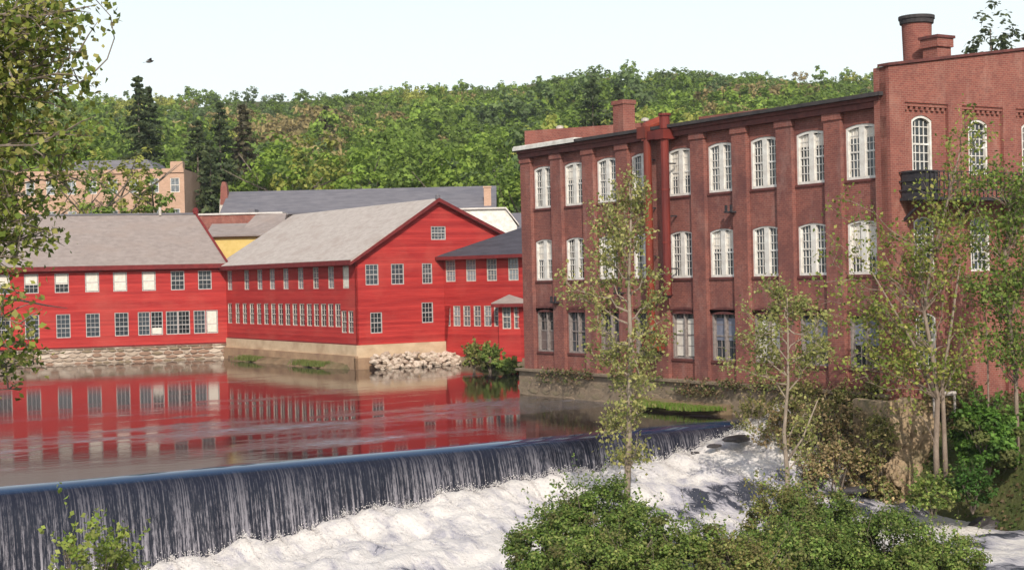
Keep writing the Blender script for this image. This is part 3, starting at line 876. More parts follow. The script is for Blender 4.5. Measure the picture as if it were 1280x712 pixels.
MB().box(-.56, .56, -.56, .56, 0, .12).build('cap', M['brick_dark'], ch2, (0, 0, zt - 13.42))
p = loc_in(BR, at(780, 150, 75.0)); zt = at(780, 126, 75.0).z
ch3 = MB().box(-.42, .42, -.36, .36, 0, zt - 13.3 - .2).box(-.47, .47, -.41, .41, zt - 13.5, zt - 13.3).build('chimney', M['brick_end'], BR, (p.x, p.y, 13.3))
# roof vents
for px, py, dp in ((700, 172, 81), (806, 137, 78)):
    p = loc_in(BR, at(px, py, dp))
    MB().lathe([(.09, 0), (.09, .8), (.2, .82), (.2, .95), (.05, 1.0)], 10).build('roof_vent', M['white_worn'], BR, (p.x, p.y, 13.3))

# ducts that come down the river front
def duct(x, w_, z0, z1, y, mat, seg=2.2, turned=False):
    d = MB()
    n = int((z1 - z0) / seg)
    d.tube([(x, y, z0), (x, y, z1)], w_, 12)
    o = d.build('duct', mat, BR, smooth=False)
    fl = MB().tube([(0, 0, -.05), (0, 0, .05)], w_ * 1.10, 12).mesh('flange', mat)
    br_ = MB().box(-.04, .04, 0, -y, -.03, .03).mesh('bracket', M['steel'])
    for k in range(n + 1):
        link('flange', fl, None, o, (x, y, z0 + (z1 - z0) * k / n))
    for k in range(n):
        link('bracket', br_, None, o, (x, y, z0 + (z1 - z0) * (k + .5) / n))
    return o
xd1, xd2 = 11.75, 13.05
d1 = duct(xd1, .19, 3.7, 12.8, -.62, M['rust'])
d2 = duct(xd2, .20, 5.3, 12.6, -.62, M['rust_dark'])
hd = MB().tube([(xd1 - .1, -.62, 12.5), (xd1 - .2, -.5, 13.2), (xd1 - .2, .6, 13.6)], [.22, .27, .25], 12)
hd.box(xd1 - .5, xd1 + .15, -.85, .1, 12.65, 13.2)
hd.build('duct_head', M['rust'], BR)
hd = MB().box(xd2 - .38, xd2 + .25, -.88, .0, 12.5, 12.95).tube([(xd2 - .1, -.5, 13.0), (xd2 - .1, -.5, 13.6)], .24, 12).box(xd2 - 1.4, xd2 - .5, -.75, -.3, 12.55, 12.95)
hd.tube([(xd2 - .1, -.5, 13.6), (xd2 - .1, -.5, 13.7)], .30, 12)
hd.build('duct_head', M['rust_dark'], BR)
MB().box(xd1 - .25, xd1 + .55, -1.0, -.25, 2.7, 3.4).box(xd1 - .35, xd1 + .65, -1.05, -.22, 3.4, 3.48).build('collector_box', M['rust'], BR)
MB().tube([(xd2, -.62, 5.3), (xd2, -.62, 5.15)], [.26, .12], 12).build('duct_end', M['steel'], BR)
# little wall bracket lamp / insulator irons
for x, z in ((8.9, 5.35), (17.3, 8.9), (3.3, 4.9)):
    MB().box(x - .35, x + .2, -.45, 0, z, z + .07).box(x - .3, x - .22, -.45, -.35, z, z + .35).box(x + .05, x + .13, -.45, -.35, z, z + .35).build('wall_bracket', M['steel'], BR)

# black iron fire escape on the end wall
FE = MB()
FE.box(XE + .17, XE + 1.3, .1, 15.5, 8.90, 9.02)
for k in range(62):
    y = .12 + k * .25
    FE.box(XE + 1.26, XE + 1.30, y - .022, y + .022, 9.0, 10.0)
for z in (9.3, 9.65, 10.0):
    FE.box(XE + 1.25, XE + 1.31, .1, 15.5, z - .02, z + .02); FE.box(XE + .17, XE + 1.3, .08, .13, z - .02, z + .02)
for y in (.3, 3.3, 6.6, 9.8, 13.0):
    FE.prism([(XE + .0, y, 8.0), (XE + .0, y, 8.12), (XE + 1.2, y, 8.97), (XE + 1.2, y, 8.85)], (0, .06, 0))
fe = FE.build('fire_escape', M['steel'], BR)
MB().box(XE + .25, XE + 1.24, .14, 1.1, 9.02, 10.05).build('fire_escape_box', M['steel'], BR)

# stone footing of the brick mill, rising out of the pond
FT = link('foundation', MB().box(-.35, LB + .3, -.32, .2, -2.2, Z_BASE - .12).box(-.45, LB + .3, -.5, .2, Z_BASE - .12, Z_BASE).mesh('foundation', M['mortar_dark']), None, BR)
sd_m = stone_meshes(8, M['stone_dark'], 5, 1.13, .53, .06)
lay_stones(FT, sd_m, 25.6, -.35, 1.27, 1.1, .5, random.Random(3), y=-.28, x0=-.3)
MB().box(25.2, XE + .5, -.7, 15.5, -3.5, .35).build('retaining_wall', M['stone_dark'], BR)

# ------------------------------------------------------------------ red mills
def sash(w, h, cols, rows, gm='glass', fm='grey_paint', fr=.07):
    return window_meshes(w, h, 0, cols, rows, 0, fr, .03, M[fm], M[gm], .05)
def rect(cx, z0, w, h): return [(cx - w / 2, z0), (cx + w / 2, z0), (cx + w / 2, z0 + h), (cx - w / 2, z0 + h)]
def intersect_wall(px, o, d):
    """distance along a wall from o with direction d (2D) at which the photograph's column px falls"""
    k = (px - 640) / FPX
    return (k * o.y - o.x) / (d.x - k * d.y)

# --- long red mill at the back left (R1): frame origin at the far left end
L1 = 34.0
O1 = Vector((C_IN.x, C_IN.y)) - R1D * L1
R1 = empty('red_mill', (O1.x, O1.y, 0), math.atan2(R1D.y, R1D.x), 'long two storey red clapboard mill with tan roof on a rubble stone footing at left', 'building')
def col1(px, pyy=370):
    # account for the slight camera tilt: use the true ray
    d = at(px, pyy, 100.0); k = d.x / d.y
    return (k * O1.y - O1.x) / (R1D.x - k * R1D.y)
ZB1, ZE1, ZR1 = 1.26, 8.25, 12.45
up_px = [3, 39, 77, 115, 150, 186, 222, 256]
lo_px = [4, 40, 79, 116, 152, 180, 196, 215, 230, 249.5, 265]
hs = []; wins = []
for px in up_px:
    s = col1(px, 348); hs.append(rect(s, 5.85, 1.12, 1.6)); wins.append((px, s, 5.85, 'u'))
for px in lo_px:
    s = col1(px, 400); hs.append(rect(s, 2.15, .98 if px > 170 else 1.12, 1.95)); wins.append((px, s, 2.15, 'l'))
wall(R1, [(0, ZB1), (L1, ZB1), (L1, ZE1), (0, ZE1)], hs, M['red'], depth=.16)
su = sash(1.12, 1.6, 3, 4); sl = sash(1.12, 1.95, 3, 5); sn = sash(.98, 1.95, 3, 5)
sup = (su[0], MB().box(-.5, .5, .09, .11, .05, 1.55).mesh('glass', M['glass_pale']))
for px, s, z, r_ in wins:
    me = su if r_ == 'u' else (sn if px > 170 else sl)
    bl = None
    if r_ == 'u':
        if px in (39, 77, 3): bl = blind_mesh(1.12, .7, 1.5, .045)
        if px in (115, 150, 186): bl = blind_mesh(1.12, .1, 1.5, .045)
    elif px == 265: bl = blind_mesh(.98, .1, 1.85, .045)
    elif px == 196: bl = blind_mesh(.98, .1, .6, .045)
    put_window(R1, me, (s, 0, z), blind=bl)
# closed back and ends
MB().box(0, L1 - .2, .17, 10, 0, ZE1 - .01).build('wall_core', M['red'], R1)
# roof: two slopes, right end cut back at an angle to the ridge
rx = loc_in(R1, at(243, 268, 134.2)); rx = rx.x
RT = MB()
RT.prism([(-1, -.45, ZE1 - .22), (-1, 5.2, ZR1), (-1, 10.6, ZE1 - .22), (-1, 10.6, ZE1 - .40), (-1, 5.2, ZR1 - .18), (-1, -.45, ZE1 - .40)], (1, 0, 0))
RT.add([(-1, -.45, ZE1 - .22), (L1 + .1, -.45, ZE1 - .22), (rx, 5.2, ZR1), (-1, 5.2, ZR1),
        (-1, -.45, ZE1 - .38), (L1 + .1, -.45, ZE1 - .38), (rx, 5.2, ZR1 - .16), (-1, 5.2, ZR1 - .16)],
       [(0, 1, 2, 3), (4, 7, 6, 5), (0, 4, 5, 1), (1, 5, 6, 2), (2, 6, 7, 3)])
RT.add([(-1, 5.2, ZR1), (rx, 5.2, ZR1), (rx - 2, 10.6, ZE1 - .22), (-1, 10.6, ZE1 - .22)], [(0, 1, 2, 3)])
RT.build('roof', M['roof_tan'], R1)
MB().add([(L1 + .05, -.3, ZE1 - .42), (rx - .05, 5.2, ZR1 - .2), (rx - 2, 10.4, ZE1 - .42), (L1 - .5, 5, ZE1 - 1), ], [(0, 3, 1), (1, 3, 2)]).build('gable_wall', M['red'], R1)
# eaves board, verge board, ridge
MB().box(-1, L1 + .05, -.5, -.42, ZE1 - .62, ZE1 - .25).box(-1, L1, -.42, 0, ZE1 - .44, ZE1 - .36).build('eaves_board', M['red_trim'], R1)
MB().tube([(L1 + .12, -.47, ZE1 - .18), (rx + .02, 5.2, ZR1 + .06)], .13, 4).build('verge_board', M['red_trim'], R1)
MB().box(-1, rx, 5.05, 5.35, ZR1 - .05, ZR1 + .10).build('ridge_cap', M['roof_slate'], R1)
MB().lathe([(.26, 0), (.26, .35), (.18, .5), (.05, .56)], 10).build('finial', M['red_trim'], R1, (rx, 5.2, ZR1))
for px in (198,):
    p = loc_in(R1, at(px, 268, 134)); MB().tube([(0, 0, 0), (0, 0, .7)], .12, 8).build('vent_pipe', M['white_worn'], R1, (p.x, 5.0, ZR1 - .1))
# footing with separate stones
FT1 = link('foundation', MB().box(-2, L1 - .01, .02, .6, -2, ZB1 - .004).mesh('foundation', M['mortar']), None, R1)
s1 = stone_meshes(5, M['stone'], 11, .76, .30, .14) + stone_meshes(2, M['stone_pale'], 12, .76, .30, .12) + stone_meshes(3, M['stone_dark'], 13, .76, .30, .15) + stone_meshes(3, M['rip_stone'], 14, .76, .30, .13)
lay_stones(FT1, s1, 29.0, -.15, ZB1 - .01, .75, .36, random.Random(8), y=.02, x0=5.0)
MB().box(-2, L1, -.02, .02, ZB1 + .0, ZB1 + .12).build('sill_board', M['red_trim'], R1)

# --- gabled red mill (R2): local x along the side wall towards the camera, y to the right (grid frame)
R2 = empty('red_mill', uv(48.4, 121.7, 0), UANG - math.pi / 2, 'red gabled mill with long pale shingle roof and small attic window at centre', 'building')
L2 = 24.5; Y2 = 13.4; ZB2, ZE2, ZR2 = 1.7, 8.1, 12.1
YP = 6.74; ZER = 9.05
def col2(px, py):
    p = at(px, py, 100.0); k = p.x / p.y
    o = uv(48.4, 121.7); d = Vector((UY, -UX))
    return (k * o.y - o.x) / (d.x - k * d.y)
def col2f(px, py):
    p = at(px, py, 100.0); k = p.x / p.y
    o = uv(48.4, 97.2); d = Vector((UX, UY))
    return (k * o.y - o.x) / (d.x - k * d.y)
hs = []; wl = []
for px in (287, 308, 324.5, 340, 357, 375.5, 394.5, 413.5, 432):
    s = col2(px, 343); w_ = 1.0; hs.append(rect(s, 5.75, w_, 1.62)); wl.append((s, 5.75, 'u', px))
for px in [287.5] + [297 + i * 8.95 for i in range(15)]:
    s = col2(px, 395); hs.append(rect(s, 2.95, .92, 1.7)); wl.append((s, 2.95, 'l', px))
for px in (430, 438.5):
    s = col2(px, 404); hs.append(rect(s, 2.55, .85, 1.6)); wl.append((s, 2.55, 's', px))
# drop accidental overlaps
keep = []
for i, h in enumerate(hs):
    if all(h[1][0] < k[0][0] - .03 or h[0][0] > k[1][0] + .03 or h[2][1] < k[0][1] or h[0][1] > k[2][1] for _, k in keep): keep.append((i, h))
wall(R2, [(0, ZB2), (L2, ZB2), (L2, ZE2), (0, ZE2)], [h for _, h in keep], M['red'], depth=.16)
mu_ = sash(1.0, 1.62, 2, 4, 'glass_pale', 'white_worn'); ml = sash(.92, 1.7, 2, 4, 'glass', 'white_worn'); ms_ = sash(.85, 1.6, 2, 4, 'glass', 'white_worn')
for i, h in keep:
    s, z, t_, px = wl[i]
    put_window(R2, {'u': mu_, 'l': ml, 's': ms_}[t_], (s, 0, z), blind=blind_mesh(1.0, .1, 1.5, .045) if px == 432 else None)
# gable front
def gz(y): return ZE2 + (ZR2 - ZE2) * y / YP if y < YP else ZR2 - (ZR2 - ZER) * (y - YP) / (Y2 - YP)
fw = [(465, 340, 5.95, 1.05, 1.5), (497, 340, 5.95, 1.05, 1.5), (534, 340, 5.95, .85, 1.5), (470.5, 403, 2.5, .95, 1.5), (534.5, 393, 3.1, .95, 1.5), (548, 289, 9.15, 1.25, 1.0)]
hs = []; wl = []
for px, py, z, w_, h_ in fw:
    s = col2f(px, py); hs.append(rect(s, z, w_, h_)); wl.append((s, z, w_, h_))
wall(R2, [(0, ZB2), (Y2, ZB2), (Y2, ZER), (YP, ZR2), (0, ZE2)], hs, M['red'], loc=(L2, 0, 0), rz=math.pi / 2, depth=.16)
for i, (s, z, w_, h_) in enumerate(wl):
    me = sash(w_, h_, 3 if i != 5 else 4, 4, 'glass' if i in (0, 1, 3, 4) else 'glass_pale', 'grey_paint')
    put_window(R2, me, (L2, s, z), math.pi / 2)
MB().box(.1, L2 - .17, .17, Y2 - .05, 0, ZE2 - .3).build('wall_core', M['red'], R2)
OV = .55
RT = MB()
RT.prism([(-1.0, -OV, ZE2 - .30), (-1.0, YP, ZR2 + .08), (-1.0, YP, ZR2 - .08), (-1.0, -OV, ZE2 - .46)], (L2 + 1.35, 0, 0))
RT.prism([(-1.0, YP, ZR2 + .079), (-1.0, Y2 + .4, ZER - .1), (-1.0, Y2 + .4, ZER - .26), (-1.0, YP, ZR2 - .08)], (L2 + 1.35, 0, 0))
RT.build('roof', M['roof_light'], R2)
MB().prism([(L2 + .351, -OV - .05, ZE2 - .50), (L2 + .351, YP, ZR2 + .11), (L2 + .351, Y2 + .45, ZER - .08), (L2 + .351, Y2 + .45, ZER - .36), (L2 + .351, YP, ZR2 - .17), (L2 + .351, -OV - .05, ZE2 - .72)], (.07, 0, 0)).build('verge_board', M['red_trim'], R2)
MB().box(-.3, L2 + .35, -OV - .06, -OV + .02, ZE2 - .68, ZE2 - .34).box(-.3, L2 + .35, -OV, 0, ZE2 - .5, ZE2 - .46).build('eaves_board', M['red_trim'], R2)
MB().lathe([(.2, 0), (.2, .25), (.05, .4)], 8).build('finial', M['roof_slate'], R2, (L2 + .2, YP, ZR2 + .05))
# footing: tan concrete, brown below on the side
F2 = MB().box(-.5, L2 + .12, -.12, .3, -2, ZB2 - .004).box(L2 - .2, L2 + .12, .3, Y2, -2, ZB2 - .004).build('foundation', M['concrete_tan'], R2)
MB().box(-.5, L2 + .35, -.34, -.121, -2, .95).box(L2 + .121, L2 + .35, -.34, 3.0, -2, .8).build('footing_apron', M['concrete_brown'], F2)
MB().box(0, L2 + .05, -.03, .0, ZB2, ZB2 + .1).build('sill_board', M['red_trim'], R2)

# --- right-hand red mill with slate roof (R3), its front angled towards the pond
P3a = uv(55.6, 97.1); P3b = uv(57.8, 89.4)
d3 = Vector((P3b.x - P3a.x, P3b.y - P3a.y)).normalized(); L3 = 17.0
R3 = empty('red_mill', (P3a.x, P3a.y, 0), math.atan2(d3.y, d3.x), 'red clapboard mill with dark slate hipped roof beside the brick mill', 'building')
def col3(px, py):
    p = at(px, py, 100.0); k = p.x / p.y
    return (k * P3a.y - P3a.x) / (d3.x - k * d3.y)
hs = []; wl = []
for px in (563, 588.5, 614.5, 641.5, 669):
    s = col3(px, 337); hs.append(rect(s, 6.05, .98, 1.6)); wl.append((s, 6.05, 0))
for px in (558.5, 571, 583.5, 596.5, 609.5, 622):
    s = col3(px, 395); hs.append(rect(s, 2.8, .72, 1.5)); wl.append((s, 2.8, 1))
ZE3 = 8.1
wall(R3, [(0, .6), (L3, .6), (L3, ZE3), (0, ZE3)], hs, M['red'], depth=.16)
m3 = (sash(.98, 1.6, 3, 4, 'glass_pale', 'white_worn'), sash(.72, 1.5, 2, 4, 'glass_pale', 'white_worn'))
for s, z, t_ in wl: put_window(R3, m3[t_], (s, 0, z))
MB().box(.05, L3, .17, 8, -1, ZE3 - .1).build('wall_core', M['red'], R3)
RT = MB()
ra = Vector((-.5, -.6, ZE3 - .22)); rb_ = Vector((L3, -.6, ZE3 - .22)); rt = Vector((4.9, 6.0, 10.55)); rc = Vector((L3, 6.0, 10.55)); rd = Vector((-.5, 12.5, ZE3 - .22)); re_ = Vector((L3, 12.5, ZE3 - .22))
RT.add([ra, rb_, rc, rt, rd, re_], [(0, 1, 2, 3), (0, 3, 4), (4, 3, 2, 5)])
RT.add([ra - Vector((0, 0, .15)), rb_ - Vector((0, 0, .15)), re_ - Vector((0, 0, .15)), rd - Vector((0, 0, .15))], [(0, 3, 2, 1)])
RT.build('roof', M['roof_dark'], R3)
MB().box(-.52, L3, -.66, -.6, ZE3 - .45, ZE3 - .2).box(-.52, L3, -.6, 0, ZE3 - .44, ZE3 - .38).build('eaves_board', M['red_trim'], R3)
MB().box(-.1, L3, .02, .4, -2, .6).build('foundation', M['stone_dark'], R3)

# --- low red lean-to on posts in front of it (R4)
q = at(617, 400, 107.5)
R4 = empty('lean_to', (q.x + .35, q.y, 0), R(-22), 'low red lean-to with pale hipped roof squeezed between red mill and brick mill', 'building')
hs = [rect(x, 2.65, .66, 1.7) for x in (.62, 1.5, 2.3)]
wall(R4, [(0, .35), (7, .35), (7, 4.6), (0, 4.6)], hs, M['red'], depth=.15)
m4 = sash(.66, 1.7, 2, 4, 'glass_pale', 'white_worn')
for x in (.62, 1.5, 2.3): put_window(R4, m4, (x, 0, 2.65))
MB().box(.01, 7, .16, 4, .35, 4.55).build('wall_core', M['red'], R4)
MB().add([(-.35, -.45, 4.5), (7, -.45, 4.5), (7, 1.7, 6.05), (2.5, 1.7, 6.05), (-.35, 3.8, 4.5), (7, 3.8, 4.5), (-.35, -.45, 4.38), (7, -.45, 4.38), (-.35, 3.8, 4.38)],
         [(0, 1, 2, 3), (0, 3, 4), (4, 3, 2, 5), (0, 6, 7, 1), (4, 8, 6, 0)]).build('roof', M['roof_tan'], R4)
MB().box(-.36, 7, -.5, -.44, 4.2, 4.44).build('eaves_board', M['red_trim'], R4)
for x in (.15, 2.2, 4.4): MB().box(x - .12, x + .12, .02, .3, -1.5, .35).build('post', M['rock_dark'], R4)

# ------------------------------------------------------------------ buildings behind
def simple_roof(parent, x0, x1, y0, y1, ze, zr, mat, name='roof', ov=.3, th=.15):
    ym = (y0 + y1) / 2
    mb = MB()
    mb.prism([(x0 - ov, y0 - ov, ze), (x0 - ov, ym, zr), (x0 - ov, ym, zr - th), (x0 - ov, y0 - ov, ze - th)], (x1 - x0 + 2 * ov, 0, 0))
    mb.prism([(x0 - ov, ym, zr - .001), (x0 - ov, y1 + ov, ze), (x0 - ov, y1 + ov, ze - th), (x0 - ov, ym, zr - th)], (x1 - x0 + 2 * ov, 0, 0))
    return mb.build(name, mat, parent)

# long slate roofed shed behind the gabled mill
a = at(283, 262, 150); b = at(617, 262, 150)
G = empty('slate_roofed_shed', (a.x, 148, 1.5), 0, 'long low building with grey slate roof and brick end chimneys behind the red mills', 'building')
WG = b.x - a.x
ze_, zr_ = at(450, 264, 148).z - 1.5, at(450, 236, 153).z - 1.5
MB().box(0, WG, .2, 9.8, 0, ze_ - .1).add([(0.01, .3, ze_ - .1), (0.01, 5, zr_ - .15), (0.01, 9.7, ze_ - .1)], [(0, 2, 1)]).add([(WG - .01, .3, ze_ - .1), (WG - .01, 5, zr_ - .15), (WG - .01, 9.7, ze_ - .1)], [(0, 1, 2)]).build('wall', M['white_worn'], G)
simple_roof(G, 0, WG, 0, 10, ze_, zr_, M['roof_slate'])
zt = at(278, 226, 150).z - 1.5
MB().prism([(-1.25, 0, ze_ - 3), (.25, 0, ze_ - 3), (-.1, 0, zt - 1.7), (-.9, 0, zt - 1.7)], (0, 1.0, 0)).build('chimney_base', M['white_worn'], G, (0, 3.5, 0))
c_ = MB().prism([(-.9, -.003, zt - 2.3), (-.1, -.003, zt - 2.3), (-.2, -.003, zt - .5), (-.8, -.003, zt - .5)], (0, 1.0, 0)).prism([(-.8, -.003, zt - .5), (-.2, -.003, zt - .5), (-.35, -.003, zt), (-.65, -.003, zt)], (0, .9, 0)).build('chimney', M['brick_end'], G, (0, 3.5, 0))
zt = at(612, 234, 150).z - 1.5
MB().box(WG - .9, WG - .2, .25, 1.0, ze_ - 1, zt - .15).box(WG - .96, WG - .14, .19, 1.06, zt - .15, zt).build('chimney', M['peach'], G)

# low brick building with pale coping left of it
a = at(238, 268, 143); b = at(352, 268, 143)
G = empty('low_brick_building', (a.x, 143, 1.2), 0, 'low orange brick building with pale flat coping behind the long red mill', 'building')
WG = b.x - a.x; zt = at(300, 268, 143).z - 1.2
MB().box(0, WG, 0, 3.5, 0, zt).build('wall', M['brick_end'], G)
MB().box(-.1, WG + .1, -.12, 3.6, zt + .002, zt + .16).build('coping', M['roof_pale'], G)
MB().box(WG - 3.2, WG - 2.6, .5, 2.8, zt + .16, zt + .5).build('roof_vent', M['roof_slate'], G)

# yellow walled building with pale roof in the gap
p0 = at(262, 318, 138.5); p1 = at(345, 318, 138.5)
G = empty('yellow_building', (p0.x, 138.5, .5), 0, 'yellow walled building with pale low roof in the gap between the two red mills', 'building')
WG = p1.x - p0.x; zt = at(290, 294, 138.5).z - .5; z2 = at(300, 279, 141.5).z - .5
MB().box(0, WG, 0, 3.2, 0, zt).build('wall', M['yellow'], G)
MB().prism([(-.3, -.4, zt + .01), (-.3, 3.0, z2), (-.3, 3.3, z2 - .1), (-.3, 3.3, zt - .1), (-.3, -.4, zt - .12)], (WG + .6, 0, 0)).build('roof', M['roof_tan'], G)
MB().add([(WG * .42, 1.0, zt + .25), (WG * .62, 3.1, z2 + .75), (WG * 1.1, 3.1, z2 + .85), (WG * 1.1, -.3, zt + .35), (WG * .42, 1.0, zt), (WG * 1.1, -.3, zt), (WG * 1.1, 3.1, zt), (WG * .62, 3.1, zt)], [(0, 3, 2, 1), (0, 4, 5, 3), (3, 5, 6, 2), (2, 6, 7, 1), (1, 7, 4, 0)]).build('roof_saddle', M['roof_tan'], G)

# white gabled house behind the slate roofs at right of the gable
p0 = at(578, 300, 133)
G = empty('white_house', (p0.x, 133, 1.5), 0, 'white gabled house with pale side wall behind the slate roofed red mill', 'building')
zt = at(590, 262, 133).z - 1.5; zl = at(645, 282, 133).z - 1.5
x1 = at(632, 262, 133).x - p0.x; x2 = at(646, 282, 133).x - p0.x
MB().prism([(-2, 0, 0), (x2, 0, 0), (x2, 0, zl), (x1, 0, zt), (-2, 0, zt)], (0, 6, 0)).build('wall', M['white'], G)
MB().prism([(-2.1, -.2, zt + .01), (x1, -.2, zt + .01), (x2 + .2, -.2, zl + .01), (x2 + .2, -.2, zl + .14), (x1 + .05, -.2, zt + .15), (-2.1, -.2, zt + .15)], (0, 6.4, 0)).build('roof', M['roof_pale'], G)
p0 = at(640, 300, 140)
G = empty('small_slate_house', (p0.x, 140, 1.5), 0, 'small building with slate roof glimpsed between white house and brick mill', 'building')
zt = at(648, 266, 144).z - 1.5
MB().box(-1, 6, 0, 8, 0, zt - 1.6).build('wall', M['white_worn'], G)
simple_roof(G, -1, 6, 0, 8, zt - 1.6, zt, M['roof_slate'])

# tan brick mill on the far left
p0 = at(20, 300, 158); p1 = at(232, 300, 158)
G = empty('tan_mill', (p0.x, 158, 2), 0, 'tan brick mill with dark mansard roof half hidden behind trees at far left', 'building')
WG = p1.x - p0.x; zt = at(150, 213, 158).z - 2
hs = []; wl = []
for k in range(8):
    x = 1.6 + k * 2.15
    for z in (zt - 2.4, zt - 5.6):
        hs.append(rect(x, z, .95, 1.5)); wl.append((x, z))
wall(G, [(0, 0), (WG, 0), (WG, zt), (0, zt)], hs, M['peach'], depth=.2)
mt = sash(.95, 1.5, 2, 2, 'glass_pale', 'white')
for x, z in wl: put_window(G, mt, (x, 0, z))
MB().box(.01, WG - .01, .21, 12, 0, zt - .01).build('wall_core', M['peach'], G)
MB().box(WG - 1.4, WG - .1, -.1, .9, zt, zt + .8).build('chimney', M['peach'], G)
MB().prism([(4, .3, zt), (WG - 3.0, .3, zt), (WG - 4.2, 1.6, zt + 1.2), (6.0, 1.6, zt + 1.2)], (0, 7, 0)).build('roof', M['roof_slate'], G)
MB().box(0, WG, -.15, 0, zt - .35, zt + .08).build('cornice', M['peach'], G)
MB().prism([(WG * .62, -3.2, 6.8), (WG * .72, -3.2, 8.6), (WG * .82, -3.2, 6.8)], (0, 3.2, 0)).build('porch_roof', M['roof_tan'], G)

# ------------------------------------------------------------------ rocks, stones, banks
def rock_mesh(seed, mat, n=2, squash=.7):
    rr = random.Random(seed)
    me = bpy.data.meshes.new('rock')
    import bmesh
    bm = bmesh.new()
    bmesh.ops.create_icosphere(bm, subdivisions=n, radius=1)
    off = Vector((rr.uniform(-9, 9), rr.uniform(-9, 9), rr.uniform(-9, 9)))
    for v in bm.verts:
        k = 1 + .38 * noise.noise(v.co * 1.1 + off) + .16 * noise.noise(v.co * 2.7 + off)
        if n > 3: k += .10 * noise.noise(v.co * 6 + off) + .22 * abs(noise.noise(Vector((v.co.x * 3, v.co.y * 3, v.co.z * .8)) + off))
        v.co = v.co * k; v.co.z *= squash
    bm.to_mesh(me); bm.free()
    me.materials.append(mat)
    return me
rip = [rock_mesh(i, M['rip_stone' if i % 2 else 'stone_pale']) for i in range(6)]
rr = random.Random(5)
# rubble heap at the foot of the gable, each stone a part
RP = empty('rubble_heap', uv(51, 96.6, 0), UANG, 'heap of pale broken stones at the water line below the red gable', 'rubble')
for i in range(235):
    x = rr.uniform(-1.9, 8.4); t_ = rr.random()
    y = -.1 - .8 * t_
    z = .95 * (1 - t_) + rr.uniform(-.1, .1)
    o = link('stone', rip[rr.randrange(6)], None, RP, (x, y, z))
    s_ = rr.uniform(.14, .27); o.scale = (s_ * 1.3, s_, s_ * 1.1); o.rotation_euler = (rr.uniform(-.5, .5), rr.uniform(-.5, .5), rr.uniform(0, 6))
# tan rock outcrop on the right bank
ro = [rock_mesh(60 + i, M['rock'], 4, 1.0) for i in range(3)]
RWc = at(1126, 500, 57.6)
RW = empty('retaining_wall', (RWc.x, RWc.y, -3.0), UANG - .12, 'rough tan stone retaining wall left of the pale tree trunks below the brick corner', 'wall')
H_ = RWc.z + 3.0 - .1
nx_, nz_ = 44, 44
def rw_y(x, z):
    bl = math.floor(z / .62 + .3 * math.sin(x)); 
    jx = (x * 1.1 + bl * .37) % 1.0
    joint = -.10 * (max(0, 1 - abs(((z / .62 + .3 * math.sin(x)) % 1) - .0) * 9) + max(0, 1 - jx * 10))
    q_ = Vector((x, z, 3.3))
    return -(.28 * noise.noise(q_ * .9) + .16 * noise.noise(q_ * 2.3) + .07 * noise.noise(q_ * 6)) - .12 * z * -1 * .9 + -joint - .35
vs = []; fs = []
for b_ in range(nz_ + 1):
    for a_ in range(nx_ + 1):
        x_ = -.55 + 2.3 * a_ / nx_; z_ = H_ * b_ / nz_ + (.14 * noise.noise(Vector((x_ * 1.5, 0, 9))) if b_ > nz_ - 3 else 0)
        vs.append((x_, rw_y(x_, z_), z_))
for b_ in range(nz_):
    for a_ in range(nx_):
        k_ = b_ * (nx_ + 1) + a_; fs.append((k_, k_ + 1, k_ + nx_ + 2, k_ + nx_ + 1))
wm = MB(); wm.add(vs, fs)
tp_ = vs[nz_ * (nx_ + 1):]; n0 = len(wm.v)
wm.add([v for v in tp_] + [(v[0], 2.2, v[2]) for v in tp_], [(k, k + 1, nx_ + 2 + k, nx_ + 1 + k) for k in range(nx_)])
for sgn in (0, nx_):
    ed = [vs[b_ * (nx_ + 1) + sgn] for b_ in range(nz_ + 1)]
    wm.add(ed + [(e[0], 2.2, e[2]) for e in ed], [(k, k + 1, nz_ + 2 + k, nz_ + 1 + k) for k in range(nz_)])
wm.build('stone_face', M['rock'], RW)
p = at(1120, 590, 56.8)
o = tag(link('rock_outcrop', ro[1], None, None, (p.x, p.y, p.z)), 'lower pale boulder at the foot of the tan rock face by the rapids', 'rock'); o.scale = (.40, .5, .55)
# dark rocks breaking the white water
dk = [rock_mesh(80 + i, M['rock_dark'], squash=.6) for i in range(3)]
for i, (px, py, s_, lb) in enumerate([(922, 548, .42, 'black wet rock poking out of the foam near the dam end'),
                                     (893, 557, .2, 'small black rock in the foam just left of the larger one'),
                                     (868, 566, .16, 'small black rock in the foam, third from the dam end'),
                                     (1070, 612, .35, 'black wet rock at the edge of the narrow side rapids'),
                                     (1245, 655, .7, 'dark flat rock at the water line below the green bush')]):
    d_ = 60 if i < 3 else (55.5 if i == 3 else 52.5)
    zz = float(ground_z(0, 0)) if False else None
    p = at(px, py, d_)
    for it in range(12):
        u_, v_ = to_uv(p.x, p.y)
        zr = float(river_z(np.array([u_]), np.array([v_]))[0])
        d_ += (p.z - zr) * 5 if p.z > zr else (p.z - zr) * 5
        d_ = min(max(d_, 48), 64); p = at(px, py, d_)
    o = tag(link('rock', dk[i % 3], None, None, (p.x, p.y, p.z)), lb, 'rock'); o.scale = (s_ * 1.6, s_, s_ * .7)
    o.rotation_euler = (0, 0, .5)
# pale pipe on the bank by the trunks
p = at(1180, 492, 57.5)
MBp = MB().tube([(-.45, 0, 0), (.45, 0, .02)], .09, 8).tube([(.40, 0, -.9), (.40, 0, 0)], .05, 6).tube([(-.38, 0, -.9), (-.38, 0, 0)], .05, 6)
tag(MBp.build('handrail', M['pipe_white'], None, p), 'short pale pipe rail on the bank beside the pale tree trunks', 'rail')

